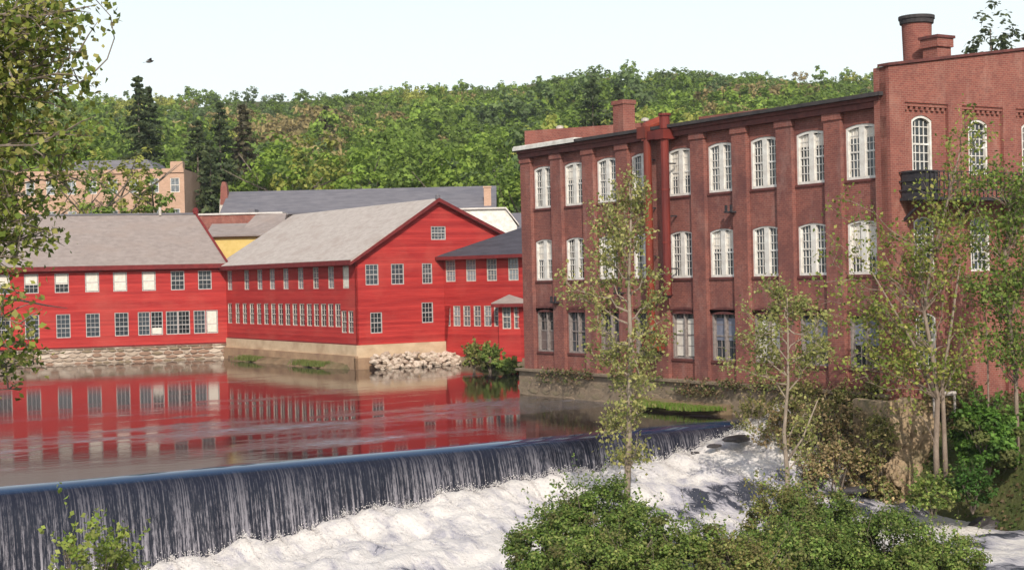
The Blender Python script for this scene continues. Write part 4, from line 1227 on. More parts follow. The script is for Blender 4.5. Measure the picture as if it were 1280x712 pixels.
# ------------------------------------------------------------------ foliage helpers
def leaves(P, size, pal, rr_, bias=.35, sizevar=.4, fold=.25, nrm=None):
    """one folded diamond per point; returns V,F,C"""
    n = len(P)
    a = rr_.normal(size=(n, 3)); 
    if nrm is not None: a = a * .45 + nrm
    a[:, 2] += bias
    a /= np.linalg.norm(a, axis=1)[:, None] + 1e-9
    t = rr_.normal(size=(n, 3)); t -= (t * a).sum(1)[:, None] * a; t /= np.linalg.norm(t, axis=1)[:, None] + 1e-9
    b = np.cross(a, t)
    s = size * (1 + sizevar * rr_.uniform(-1, 1, n))[:, None]
    v0 = P - t * s * .5; v2 = P + t * s * .5
    v1 = P + b * s * .36 + a * s * fold * .4; v3 = P - b * s * .36 + a * s * fold * .4
    V = np.stack([v0, v1, v2, v3], 1).reshape(-1, 3)
    F = np.arange(4 * n).reshape(n, 4)
    pal = np.asarray(pal)
    k = rr_.integers(0, len(pal), n)
    c = pal[k] * (1 + .25 * rr_.uniform(-1, 1, n))[:, None]
    C = np.repeat(c, 4, 0)
    return V, F, C

def crown_points(n_cl, per, R_, H_, rr_, shape='round', hollow=.45):
    """leaf clumps spread through an uneven crown volume; z from 0 to H"""
    d = rr_.normal(size=(n_cl, 3)); d /= np.linalg.norm(d, axis=1)[:, None]
    r = (hollow + (1 - hollow) * rr_.random(n_cl) ** .5)
    lump = 1 + .22 * np.sin(d[:, 0] * 3 + rr_.random() * 6) * np.cos(d[:, 2] * 4 + rr_.random() * 6)
    c = d * (r * lump)[:, None]
    c[:, :2] *= R_; c[:, 2] = H_ * .5 + c[:, 2] * H_ * .5
    if shape == 'round':
        low = c[:, 2] < H_ * .22
        c[low, 2] += H_ * .15
    cs = R_ * rr_.uniform(.16, .30, n_cl) * (1.0 if n_cl < 100 else .72)
    q = rr_.normal(size=(n_cl, per, 3)); q /= (np.linalg.norm(q, axis=2)[..., None] + 1e-9); q *= rr_.random((n_cl, per, 1)) ** .4
    P = c[:, None, :] + q * cs[:, None, None] * np.array([1.15, 1.15, .8])
    Nn = q.reshape(-1, 3)
    cl = np.repeat(np.arange(n_cl), per)
    return P.reshape(-1, 3), Nn, cl

GREENS = {
    'mid': [(0.177, 0.260, 0.045), (0.221, 0.309, 0.057), (0.147, 0.221, 0.041)],
    'bright': [(0.234, 0.342, 0.052), (0.289, 0.389, 0.066), (0.193, 0.286, 0.048)],
    'yellow': [(0.333, 0.354, 0.072), (0.395, 0.400, 0.092), (0.268, 0.299, 0.066)],
    'dark': [(0.071, 0.119, 0.037), (0.093, 0.146, 0.045), (0.061, 0.096, 0.037)],
    'brown': [(0.348, 0.272, 0.113), (0.423, 0.336, 0.148), (0.283, 0.229, 0.105)],
    'blue': [(0.145, 0.215, 0.077), (0.175, 0.246, 0.087), (0.128, 0.176, 0.068)],
}
def make_crown(R_, H_, pal, rr_, n_cl=34, per=13, size=.95, hollow=.5):
    P, Nn, cl = crown_points(n_cl, per, R_, H_, rr_, hollow=hollow)
    out = (P - np.array([0, 0, H_ * .45])) / R_
    nr = Nn * .7 + out * .6
    V, F, C = leaves(P, size, pal, rr_, .25, .4, .2, nr)
    sh = (1 + .22 * rr_.uniform(-1, 1, n_cl))[cl]
    C = C * np.repeat(sh, 4)[:, None]
    return V, F, C

def conifer_arrays(H_, R_, pal, rr_, tiers=26, per=9, cards=9, size=.55, gap=.12):
    Ps = []; Ns = []
    for i in range(tiers):
        t = (i + .5) / tiers
        z = H_ * (.10 + .9 * t)
        rad = R_ * (1 - t) ** .8 * (1 + .2 * rr_.uniform(-1, 1)) + .15
        nb = max(3, int(per * (1 - t * .6)))
        for b in range(nb):
            if rr_.random() < gap: continue
            an = rr_.uniform(0, 2 * math.pi); L = rad * rr_.uniform(.7, 1.15)
            s = np.sqrt(rr_.random(cards)) * L
            x = np.cos(an) * s; y = np.sin(an) * s
            zz = z - .30 * s + .06 * s * s / max(L, .1) + rr_.normal(0, .08, cards)
            Ps.append(np.stack([x + rr_.normal(0, .1 + .08 * L, cards), y + rr_.normal(0, .1 + .08 * L, cards), zz], 1))
    P = np.concatenate(Ps)
    V, F, C = leaves(P, size, pal, rr_, .9, .4, .1)
    return V, F, C

def trunk_mesh(H_, r, rr_, mat, limbs=5, lean=.03):
    mb = MB()
    pts = [Vector((0, 0, -.5))]
    for i in range(1, 6):
        pts.append(Vector((rr_.normal() * lean * H_, rr_.normal() * lean * H_, H_ * i / 5)))
    mb.tube(pts, [r * (1 - .16 * i) for i in range(6)], 6)
    for k in range(limbs):
        i = 2 + k % 4
        a = rr_.uniform(0, 6.28); L = H_ * rr_.uniform(.25, .4)
        e = pts[i] + Vector((math.cos(a) * L, math.sin(a) * L, L * rr_.uniform(.4, 1.0)))
        mb.tube([pts[i], (pts[i] + e) / 2 + Vector((0, 0, -.1)), e], [r * .4, r * .28, r * .1], 5)
    return mb.mesh('trunk', mat)

# ------------------------------------------------------------------ the wooded hill
var = []
vr = np.random.default_rng(5)
KINDS = ['mid', 'bright', 'yellow', 'mid', 'bright', 'blue', 'brown', 'mid']
for k, kd in enumerate(KINDS):
    R_ = vr.uniform(3.4, 4.4); H_ = vr.uniform(6.5, 8.5)
    var.append((kd, R_, H_, make_crown(R_, H_, GREENS[kd], vr, 52, 44, .46)))
far_var = []
for k, kd in enumerate(KINDS):
    R_ = vr.uniform(2.9, 3.9); H_ = vr.uniform(5.5, 7.5)
    far_var.append((kd, R_, H_, make_crown(R_, H_, GREENS[kd], vr, 26, 20, .70)))
tr_me = [trunk_mesh(7, .28, vr, M['bark']) for _ in range(3)]
crown_me = [fast_mesh('crown', c[0], c[1], M['leaf'], False, c[2]) for _, _, _, c in var]
pts = []
sp = 5.0
yy = 172.0
while yy < 462:
    x0 = -.40 * yy - 12; x1 = .34 * yy + 10
    xx = x0 + random.uniform(0, sp)
    while xx < x1:
        pts.append((xx + random.uniform(-2.2, 2.2), yy + random.uniform(-2.2, 2.2)))
        xx += sp * random.uniform(.8, 1.25)
    yy += sp * (.95 + (yy - 172) / 500)
FV, FF, FC = [], [], []
nf = 0; n_ind = 0
IND = 218
for x, y in pts:
    z = float(ground_z(x, y))
    # which kind grows where: brownish stand at left centre, mixed elsewhere
    px = 640 + FPX * x / y
    if px > 700 and 345 - (z + 12 - 6.3) / y * FPX > 186 - .153 * (px - 655) + 22: continue      # wholly behind the brick mill
    q1 = vnoise(np.array([x]), np.array([y]), 26, 77)[0]
    brown = math.exp(-((px - 365) / 70) ** 2) * math.exp(-((y - 330) / 60) ** 2)
    if random.random() < brown * .9 + (.02 if y > 250 else 0) + (.15 if (y > 300 and px > 880) else 0): kd = 6
    else:
        kk = q1 + random.uniform(-.32, .32)
        kd = 5 if kk < -.6 else (0 if kk < -.15 else (3 if kk < .1 else (7 if kk < .25 else (1 if kk < .6 else 2))))
        if y < 245 and kd == 2 and random.random() < .6: kd = 4
    s = random.choice((random.uniform(.55, .9), random.uniform(.8, 1.45)))
    if y > 375: s = min(s, .62 + .3 * random.random())
    rz = random.uniform(0, 6.28)
    if y < IND:
        # the front row of the wood: trees of their own
        if px > 668 or px < -40: continue
        kname = KINDS[kd]
        where = next(t for lim, t in ((120, 'behind the far left of the tan mill'), (232, 'behind the right half of the tan mill'), (335, 'behind the dark spruces'),
                                      (400, 'behind the left end of the long slate roof'), (460, 'behind the slate roof, left of its middle'), (530, 'behind the slate roof, right of its middle'),
                                      (600, 'behind the right end of the long slate roof'), (9999, 'just left of the brick mill')) if px < lim)
        row = 'lowest row' if y < 188 else ('second row' if y < 203 else 'higher up')
        size_ = 'small' if s < .75 else ('medium' if s < 1.0 else 'large')
        hue = {'mid': 'mid green', 'bright': 'bright green', 'yellow': 'yellow green', 'blue': 'dull bluish green', 'brown': 'brownish'}[kname]
        t_ = empty('broadleaf_tree', (x, y, z), rz, size_ + ' ' + hue + ' tree ' + where + ', ' + row, 'tree', 'trees at the foot of the wooded hill')
        t_.scale = (s * 1.1, s * 1.1, s * 1.15)
        link('trunk', tr_me[n_ind % 3], None, t_)
        link('crown', crown_me[kd], None, t_, (0, 0, 3.2))
        n_ind += 1
        continue
    kd_, R_, H_, (V, F, C) = far_var[kd]
    ca, sa = math.cos(rz), math.sin(rz)
    V2 = np.empty_like(V)
    V2[:, 0] = (V[:, 0] * ca - V[:, 1] * sa) * s + x
    V2[:, 1] = (V[:, 0] * sa + V[:, 1] * ca) * s + y
    V2[:, 2] = V[:, 2] * s * random.uniform(.85, 1.2) + z + 1.6
    FV.append(V2); FF.append(F + nf); FC.append(C * random.uniform(.85, 1.2)); nf += len(V)
wood = link('hillside_wood', fast_mesh('hillside_wood', np.concatenate(FV), np.concatenate(FF), M['leaf'], False, np.concatenate(FC)))
tag(wood, 'dense spring green wood covering the hill behind the mills', 'wood', kind='stuff')
# trees that stand up on the ridge and read singly against the sky
print('TREES individual', n_ind, 'stuff', len(FV), 'faces', nf // 4)

# conifers behind the mills
for i, (px, top, dep, R_, lb) in enumerate([
        (172, 96, 172, 3.0, 'tall dark pine standing above the tan mill'),
        (185, 108, 176, 2.3, 'second dark pine just right of the tall one, slightly lower'),
        (246, 150, 168, 3.0, 'dark spruce at the right end of the tan mill'),
        (274, 128, 172, 3.2, 'tall dark spruce behind the brick chimney of the slate shed'),
        (303, 130, 176, 2.4, 'slender dark spruce right of the tall one, brownish'),
        (262, 175, 163, 2.4, 'short dark spruce in front of the taller spruces'),
        (740, 98, 195, 3.4, 'dark pine on the hill above the brick mill roof'),
        (772, 108, 200, 2.8, 'smaller dark pine right of the one above the brick mill'),
        (407, 132, 300, 2.2, 'lone brown conifer high in the middle of the hill')]):
    tp = at(px, top, dep); gz_ = float(ground_z(tp.x, tp.y))
    H_ = tp.z - gz_; R_ *= 1.65
    pal = [(.095, .13, .055), (.12, .15, .06), (.075, .105, .05)] if i not in (4, 8) else [(.12, .11, .06), (.14, .12, .07)]
    cr = np.random.default_rng(100 + i)
    V, F, C = conifer_arrays(H_, R_, pal, cr, tiers=int(H_ * 1.5), per=14, cards=20, size=.55, gap=.2)
    t_ = empty('conifer', (tp.x, tp.y, gz_), 0, lb, 'tree')
    link('crown', fast_mesh('crown', V, F, M['leaf'], False, C), None, t_)
    link('trunk', MB().tube([(0, 0, -.3), (0, 0, H_ * .96)], [.28, .05], 6).mesh('trunk', M['bark']), None, t_)

# looser trees close behind the red mills and beside the tan mill
for i, (px, top, dep, R_, kd, lb) in enumerate([
        (100, 150, 150, 3.2, 'yellow', 'yellow green loose tree in front of the tan mill, leftmost'),
        (150, 175, 148, 2.8, 'yellow', 'sparse yellow green tree before the middle of the tan mill'),
        (128, 195, 146, 2.4, 'mid', 'mid green tree before the tan mill, between two yellow green ones'),
        (75, 165, 149, 3.0, 'mid', 'green tree at the far left end of the tan mill'),
        (172, 178, 149, 2.2, 'yellow', 'slim yellow green tree before the tan mill, right of its middle'),
        (196, 190, 147, 2.2, 'mid', 'small green tree before the right end of the tan mill'),
        (335, 168, 166, 4.6, 'bright', 'broad bright green tree behind the left part of the slate roof'),
        (395, 165, 168, 4.8, 'yellow', 'broad yellow green tree behind the slate roof, left of its middle'),
        (455, 172, 166, 4.6, 'bright', 'broad green tree behind the middle of the slate roof'),
        (515, 176, 167, 4.4, 'mid', 'darker green tree behind the slate roof, right of its middle'),
        (570, 170, 165, 4.4, 'bright', 'bright green tree behind the right part of the slate roof'),
        (630, 190, 160, 4.2, 'mid', 'green tree between the slate roof chimney and the brick mill'),
        (650, 215, 158, 3.0, 'bright', 'low green tree close beside the brick mill wall')]):
    tp = at(px, top, dep); gz_ = float(ground_z(tp.x, tp.y)); H_ = tp.z - gz_
    cr = np.random.default_rng(200 + i)
    ch_ = H_ * .72
    sparse = i < 6
    V, F, C = make_crown(R_, ch_, GREENS[kd], cr, 60 if not sparse else 40, 32 if not sparse else 20, .55 if not sparse else .42, .35)
    V = V + np.array([0, 0, H_ * .28])
    t_ = empty('broadleaf_tree', (tp.x, tp.y, gz_), 0, lb, 'tree')
    link('crown', fast_mesh('crown', V, F, M['leaf'], False, C), None, t_)
    link('trunk', trunk_mesh(H_ * .7, .26, cr, M['bark'], 9), None, t_)
# tree behind the brick mill at top right
for px, top, lb in ((1238, 16, 'pale green tree top rising behind the brick mill parapet'), (1284, 25, 'tree top at the right edge behind the brick mill parapet')):
    tp = at(px, top, 92); gz_ = 1.0; H_ = tp.z - gz_
    cr = np.random.default_rng(int(px))
    V, F, C = make_crown(1.9, 6.5, [(.10, .13, .06), (.13, .16, .08)], cr, 50, 16, .34, .2); V = V + np.array([0, 0, H_ - 6.5])
    t_ = empty('broadleaf_tree', (tp.x, tp.y, gz_), 0, lb, 'tree')
    link('crown', fast_mesh('crown', V, F, M['leaf'], False, C), None, t_)
    link('trunk', MB().tube([(0, 0, -.3), (.1, 0, H_ * .6), (0, .1, H_ * .95)], [.2, .12, .03], 6).mesh('trunk', M['bark']), None, t_)

# ------------------------------------------------------------------ near trees built branch by branch
def bez(a, b, sag, n=7, rr_=None, wob=.0):
    out = []
    for i in range(n):
        t = i / (n - 1)
        p = a.lerp(b, t) + Vector((0, 0, sag * 4 * t * (1 - t)))
        if rr_ is not None and 0 < i < n - 1: p += Vector(rr_.normal(size=3) * wob)
        out.append(p)
    return out

def branch_tree(name, label, trunks, limbs, leafsize, pal, seed, bark, twigs=6, per=14, twlen=.6, spread=.12, group=None, leafmat='leaf_near', limb_r=.35, leafstart=.25):
    """trunks: list of (points, r0, r1); limbs: list of (from, to, sag, r)"""
    rr_ = np.random.default_rng(seed)
    base = trunks[0][0][0].copy()
    t_ = empty(name, base, 0, label, 'tree', group)
    tb = MB()
    for ptsl, r0, r1 in trunks:
        n = len(ptsl)
        tb.tube([p - base for p in ptsl], [r0 + (r1 - r0) * i / (n - 1) for i in range(n)], 8)
    tb.build('trunk', M[bark], t_, smooth=True)
    lb = MB(); LP = []
    for a, b, sag, r in limbs:
        pl = bez(a, b, sag, 7, rr_, (b - a).length * .03)
        lb.tube([p - base for p in pl], [r * (1 - .8 * i / 6) for i in range(7)], 5)
        L = (b - a).length
        for k in range(twigs):
            f = leafstart + (1 - leafstart) * (k + rr_.random()) / twigs
            i0 = min(int(f * 6), 5); p0 = pl[i0].lerp(pl[i0 + 1], f * 6 - i0)
            dr = (b - a).normalized() * .7 + Vector(rr_.normal(size=3) * .7); dr.z += .25
            p1 = p0 + dr.normalized() * twlen * rr_.uniform(.5, 1.2)
            lb.tube([p0 - base, (p0 + p1) / 2 - base + Vector((0, 0, .02)), p1 - base], [r * .25 + .004, r * .15 + .003, .003], 4, False)
            n = max(2, int(per * rr_.uniform(.6, 1.4)))
            tt_ = rr_.uniform(.2, 1.1, n)[:, None]
            P = np.array(p0)[None, :] * (1 - tt_) + np.array(p1)[None, :] * tt_ + rr_.normal(0, spread, (n, 3))
            LP.append(P)
    lb.build('branches', M[bark], t_)
    P = np.concatenate(LP) - np.array(base)
    V, F, C = leaves(P, leafsize, pal, rr_, .3, .4, .3)
    link('foliage', fast_mesh('foliage', V, F, M[leafmat], False, C), None, t_)
    return t_

# slender pale tree in front of the dam
rr = random.Random(21)
D1 = 50.0
tp = [at(783, 700, D1), at(784, 610, D1), at(787, 520, D1), at(788, 430, D1), at(786, 350, D1), at(788, 290, D1), at(790, 235, D1)]
lm = []
for py, px2, py2, dd in [(560, 770, 520, .5), (545, 800, 505, -.4), (505, 812, 470, .4), (500, 755, 540, -.6), (470, 740, 440, .5), (480, 825, 440, .9), (455, 830, 425, .3),
                         (440, 745, 400, -.9), (430, 822, 405, .9), (420, 760, 455, .8), (405, 720, 370, .3), (400, 828, 370, .6), (390, 705, 352, -.3), (380, 745, 345, .9), (370, 820, 345, -.7), (360, 760, 318, .8), (350, 742, 310, -.5),
                         (335, 745, 275, .2), (325, 800, 290, .8), (310, 752, 262, -.4), (300, 800, 262, .2), (290, 772, 245, .4), (270, 806, 245, -.3), (250, 786, 228, .2), (590, 772, 570, .3), (590, 795, 560, -.3),
                         (420, 800, 470, -.8), (440, 770, 480, .6), (330, 775, 300, -.7), (300, 765, 290, .5)]:
    f = at(787, py, D1); lm.append((f, at(px2, py2, D1 + dd), .05, .035))
branch_tree('slender_tree', 'tall slender tree with thin yellow green leaves and pale trunk before the dam', [(tp, .13, .02)], lm, .125,
            [(.36, .34, .12), (.42, .40, .15), (.29, .30, .10), (.22, .25, .08)], 31, 'bark_pale', 9, 24, .6, .15)

# smaller slender tree right of it
D2 = 53.0
tp = [at(985, 668, D2), at(984, 590, D2), at(980, 540, D2), at(985, 480, D2), at(985, 430, D2), at(984, 372, D2)]
lm = []
for py, px2, py2, dd in [(590, 1012, 545, .3), (545, 1010, 515, .5), (500, 940, 450, .4), (490, 1030, 440, -.4), (470, 925, 430, .6), (460, 1045, 415, .7), (450, 935, 395, -.3), (440, 1030, 395, .4), (430, 960, 385, .8),
                         (420, 1005, 375, .2), (415, 945, 420, -.8), (410, 1040, 440, -.8), (400, 975, 365, .4), (395, 1000, 385, -.5), (480, 905, 455, .2), (470, 965, 440, .9), (445, 1010, 455, .9), (390, 960, 360, .4)]:
    lm.append((at(984, py, D2), at(px2, py2, D2 + dd), .05, .03))
branch_tree('slender_tree', 'short slender tree with thin yellow green crown at the foot of the dam', [(tp, .10, .02), ([at(984, 575, D2), at(1003, 548, D2), at(1022, 500, D2)], .05, .02)], lm, .125,
            [(.33, .33, .11), (.39, .38, .14), (.27, .29, .09), (.20, .23, .07)], 32, 'bark_pale', 10, 22, .55, .15)

# trees on the right bank
def bank_tree(label, tp_px, D, r0, targets, seed, pal, per=9, twigs=7, leaf=.15, bark='bark_mid', extra=None):
    tp = [at(px, py, D + dd) for px, py, dd in tp_px]
    trunks = [(tp, r0, r0 * .18)]
    if extra:
        for e in extra: trunks.append(([at(px, py, D + dd) for px, py, dd in e[0]], e[1], e[1] * .25))
    lm = []
    rr_ = random.Random(seed)
    for px, py in targets:
        # leave the trunk at a point lower than the target
        best = None
        cand = [(a, i) for i, a in enumerate(tp_px) if a[1] > py + 10] or [(tp_px[-1], len(tp_px) - 1)]
        a, i = min(cand, key=lambda c: abs(c[0][0] - px) * .6 + abs(c[0][1] - py - 60) + rr_.uniform(0, 25))
        lm.append((tp[i], at(px, py, D + a[2] + rr_.uniform(-1.3, 1.3)), rr_.uniform(-.05, .25), .022))
    return branch_tree('bank_tree', label, trunks, lm, leaf, pal, seed, bark, twigs, per, .7, .19, leafstart=.35)
PAL_R = [(0.205, 0.261, 0.047), (0.299, 0.327, 0.068), (0.157, 0.216, 0.043), (0.360, 0.339, 0.095)]
rr = random.Random(77)
tg = []
for i in range(46): tg.append((rr.uniform(1060, 1225), rr.uniform(285, 470)))
for i in range(9): tg.append((rr.uniform(1150, 1235), rr.uniform(215, 300)))
for p_ in [(1028, 330), (1015, 350), (1040, 300), (1050, 270), (1035, 390), (1060, 400), (1020, 372), (1048, 245), (1205, 150), (1215, 170), (1230, 165), (1190, 185)]: tg.append(p_)
bank_tree('twin trunked pale barked tree with sparse yellow green leaves before the brick corner', [(1172, 625, 0), (1170, 560, 0), (1172, 500, 0), (1165, 440, 0), (1155, 390, 0), (1165, 320, 0), (1185, 250, 0), (1200, 190, 0)], 54.0, .12, tg, 41, PAL_R, 13, 8, .14,
          extra=[([(1183, 622, 0), (1181, 560, 0), (1178, 480, 0), (1190, 400, .3), (1200, 330, .4)], .11), ([(1172, 500, 0), (1150, 445, -.2), (1125, 400, -.4), (1090, 340, -.5)], .08)])
tg = [(rr.uniform(1195, 1300), rr.uniform(225, 440)) for i in range(52)] + [(1245, 205), (1262, 215), (1275, 240), (1235, 225), (1290, 200)]
bank_tree('pale barked tree at the right edge with dense green leaves over the fire escape', [(1268, 640, 0), (1272, 560, 0), (1270, 480, 0), (1262, 400, 0), (1255, 330, 0), (1262, 260, 0), (1268, 215, 0)], 55.0, .10, tg, 42,
          [(.17, .25, .045), (.23, .28, .065), (.12, .19, .04)], 14, 8, .14, extra=[([(1232, 610, .3), (1236, 520, .3), (1234, 420, .3), (1225, 340, .3)], .055)])

# big leafy tree whose branches hang in from the left
tg = []
rr = random.Random(99)
for i in range(44): tg.append((rr.uniform(-60, 45), rr.uniform(-20, 330)))
for i in range(20): tg.append((rr.uniform(30, 80), rr.uniform(-15, 100)))
for i in range(11): tg.append((rr.uniform(20, 72), rr.uniform(135, 300)))
for p_ in [(100, 15), (85, 30), (112, 8), (70, 60), (66, 85), (95, 100), (84, 104), (115, 108), (74, 115), (60, 95), (102, 66), (88, 72), (60, 40), (50, 120), (90, 160), (84, 230), (70, 250), (45, 300), (30, 320), (8, 360),
           (20, 395), (40, 410), (35, 430), (22, 445), (48, 455), (12, 470), (28, 485), (5, 420), (0, 440), (100, 190), (112, 170)]: tg.append(p_)
D0 = 21.0
trk = [Vector((-9.6, 20, -2.5)), Vector((-9.5, 20, 2)), Vector((-9.2, 20.3, 6)), Vector((-8.9, 20.6, 9)), Vector((-8.6, 21, 13))]
lm = []
for px, py in tg:
    b = at(px, py, D0 + rr.uniform(-1.6, 2.2))
    zz = b.z - .4 if b.z > 2 else b.z + .8
    k = min(max((zz + 2.5) / 15.5, .05), .95) * 4; i0 = min(int(k), 3)
    a = trk[i0].lerp(trk[i0 + 1], k - i0)
    lm.append((a, b, rr.uniform(-.1, .2), .035))
PAL_L = [(0.245, 0.281, 0.054), (0.319, 0.330, 0.077), (0.146, 0.200, 0.034), (0.110, 0.151, 0.029), (0.391, 0.360, 0.114)]
branch_tree('leafy_tree', 'large leafy green tree reaching in over the pond from the left edge', [(trk, .28, .12)], lm, .10, PAL_L, 43, 'bark', 8, 14, .42, .12, leafstart=.5)
# arching twig with leaves at its end, and a bare hanging twig
arch_p = [at(84, 112, 21), at(112, 96, 21), at(134, 74, 21), at(143, 48, 21), at(138, 20, 21), at(120, 0, 21), at(95, -10, 21)]
tw = empty('arching_twig', arch_p[0], 0, 'thin twig arching up to the sky with a few leaves at its tip', 'branch')
MB().tube([p - arch_p[0] for p in arch_p], [.012, .011, .009, .008, .007, .007, .006], 5).build('twig', M['bark'], tw)
P = []
cr = np.random.default_rng(9)
for c, n in ((at(145, 22, 21), 9), (at(140, 30, 21), 5), (at(118, 98, 21), 14), (at(108, 106, 21), 10), (at(112, 2, 21), 10), (at(130, 5, 21), 8)):
    P.append(np.array(c - arch_p[0]) + cr.normal(0, .07, (n, 3)))
V, F, C = leaves(np.concatenate(P), .115, PAL_L, cr)
link('foliage', fast_mesh('foliage', V, F, M['leaf_near'], False, C), None, tw)
wr = [at(-10, 371, 24), at(30, 376, 25), at(60, 382, 26), at(84, 385, 27)]
tag(MB().tube(wr, [.02, .018, .012, .004], 5).build('bare_branch', M['bark_pale']), 'bare pale branch stretching across the red wall at left edge', 'branch')

# ------------------------------------------------------------------ shrubs
def shrub(label, px, top, base_z, D, Rpx, pal, seed, n=3000, size=.13, squash=1.0, cat='shrub', group=None, stems=True, cl=60, name='shrub', stem_mat='bark'):
    c = at(px, top, D); H_ = c.z - base_z
    R_ = Rpx * D / FPX
    cr = np.random.default_rng(seed)
    per = max(3, n // cl)
    P, Nn, ci = crown_points(cl, per, R_, H_ * .95, cr, hollow=.5)
    P[:, 2] = np.maximum(P[:, 2], .02)
    out = (P - np.array([0, 0, H_ * .3])) / R_
    V, F, C = leaves(P, size, pal, cr, .45, .4, .3, Nn * .5 + out * .4)
    sh = (1 + .38 * cr.uniform(-1, 1, cl))[ci]
    C = C * np.repeat(sh, 4)[:, None]
    tw_ = np.repeat((cr.random(cl) < .14)[ci], 4)
    C[tw_] = C[tw_] * .4 + np.array([.17, .13, .06]) * .6
    # shoots that stand out of the mound
    ns = 46; dd = cr.normal(size=(ns, 3)); dd[:, 2] = np.abs(dd[:, 2]) + .5; dd /= np.linalg.norm(dd, axis=1)[:, None]
    st = dd * np.array([R_, R_, H_ * .5]) * .8 + np.array([0, 0, H_ * .45])
    dd2 = dd * .6 + cr.normal(0, .35, (ns, 3)); dd2[:, 2] += .5
    ln = cr.uniform(.25, .8, ns) * min(1.0, R_)
    q = 16; tq = cr.uniform(.1, 1, (ns, q, 1))
    SP = (st[:, None, :] + dd2[:, None, :] * tq * ln[:, None, None] + cr.normal(0, .05, (ns, q, 3))).reshape(-1, 3)
    V3, F3, C3 = leaves(SP, size, pal, cr, .3, .4, .3)
    F = np.concatenate([F, F3 + len(V)]); V = np.concatenate([V, V3]); C = np.concatenate([C, C3 * 1.1])
    s_ = empty(name, (c.x, c.y, base_z), 0, label, cat, group)
    link('foliage', fast_mesh('foliage', V, F, M['leaf_near'], False, C), None, s_)
    mb = MB()
    for k in range(10):
        a = cr.uniform(0, 6.28); e = Vector((math.cos(a) * R_ * .7, math.sin(a) * R_ * .7, H_ * cr.uniform(.5, .9)))
        mb.tube([(0, 0, -.2), e * .5 + Vector((0, 0, .1)), e], [.035, .022, .008], 5)
    for k in range(14):
        i_ = cr.integers(0, ns); a_ = Vector(st[i_]); mb.tube([a_ * .8, a_, a_ + Vector(dd2[i_]) * float(ln[i_]) * 1.15], [.012, .009, .003], 4)
    mb.build('stems', M[stem_mat], s_)
    return s_
PAL_B = [(0.125, 0.198, 0.039), (0.177, 0.255, 0.055), (0.094, 0.151, 0.032), (0.230, 0.274, 0.074)]
PAL_B2 = [(0.156, 0.227, 0.046), (0.208, 0.284, 0.063), (0.271, 0.293, 0.086), (0.114, 0.170, 0.039)]
PAL_B3 = [(0.236, 0.201, 0.070), (0.177, 0.236, 0.051), (0.284, 0.284, 0.095)]
for i, (px, top, D, Rp, pal, n, lb) in enumerate([
        (738, 590, 44.5, 62, PAL_B, 7000, 'green bush at the foot of the slender tree, tallest of the river island'),
        (690, 632, 43.5, 60, PAL_B, 6500, 'green bush at the left tip of the river island'),
        (800, 628, 43.0, 62, PAL_B, 6500, 'dense green bush in front of the slender tree trunk'),
        (760, 660, 41.5, 80, PAL_B2, 7500, 'low broad bush at the bottom edge left of centre of the island'),
        (872, 655, 42.0, 62, PAL_B2, 6500, 'yellow green low bush between the two water gaps'),
        (975, 596, 47.0, 50, PAL_B3, 3800, 'thin olive bush around the short slender tree trunk'),
        (1030, 612, 45.5, 60, PAL_B, 6500, 'green bush right of the short slender tree'),
        (1000, 650, 43.0, 85, PAL_B, 8000, 'broad green bush at the bottom edge right of centre'),
        (1105, 640, 44.0, 66, PAL_B, 6500, 'green bush beside the narrow side rapids'),
        (1175, 672, 43.0, 55, PAL_B2, 5000, 'last low bush at the right tip of the river island'),
        (930, 672, 41.0, 62, PAL_B3, 4500, 'low brownish green bush at the bottom edge centre')]):
    shrub(lb, px, top, -2.7 if D > 42 else -2.9, D, Rp, pal, 300 + i, int(n * 2.2), .088, cl=170)
# the stray shrub at bottom left
shrub('small leafy yellow green sapling in front of the falling water at bottom left', 118, 644, -2.9, 36.0, 56, [(.28, .34, .07), (.20, .28, .05), (.34, .37, .10)], 330, 1500, .13, cl=44)
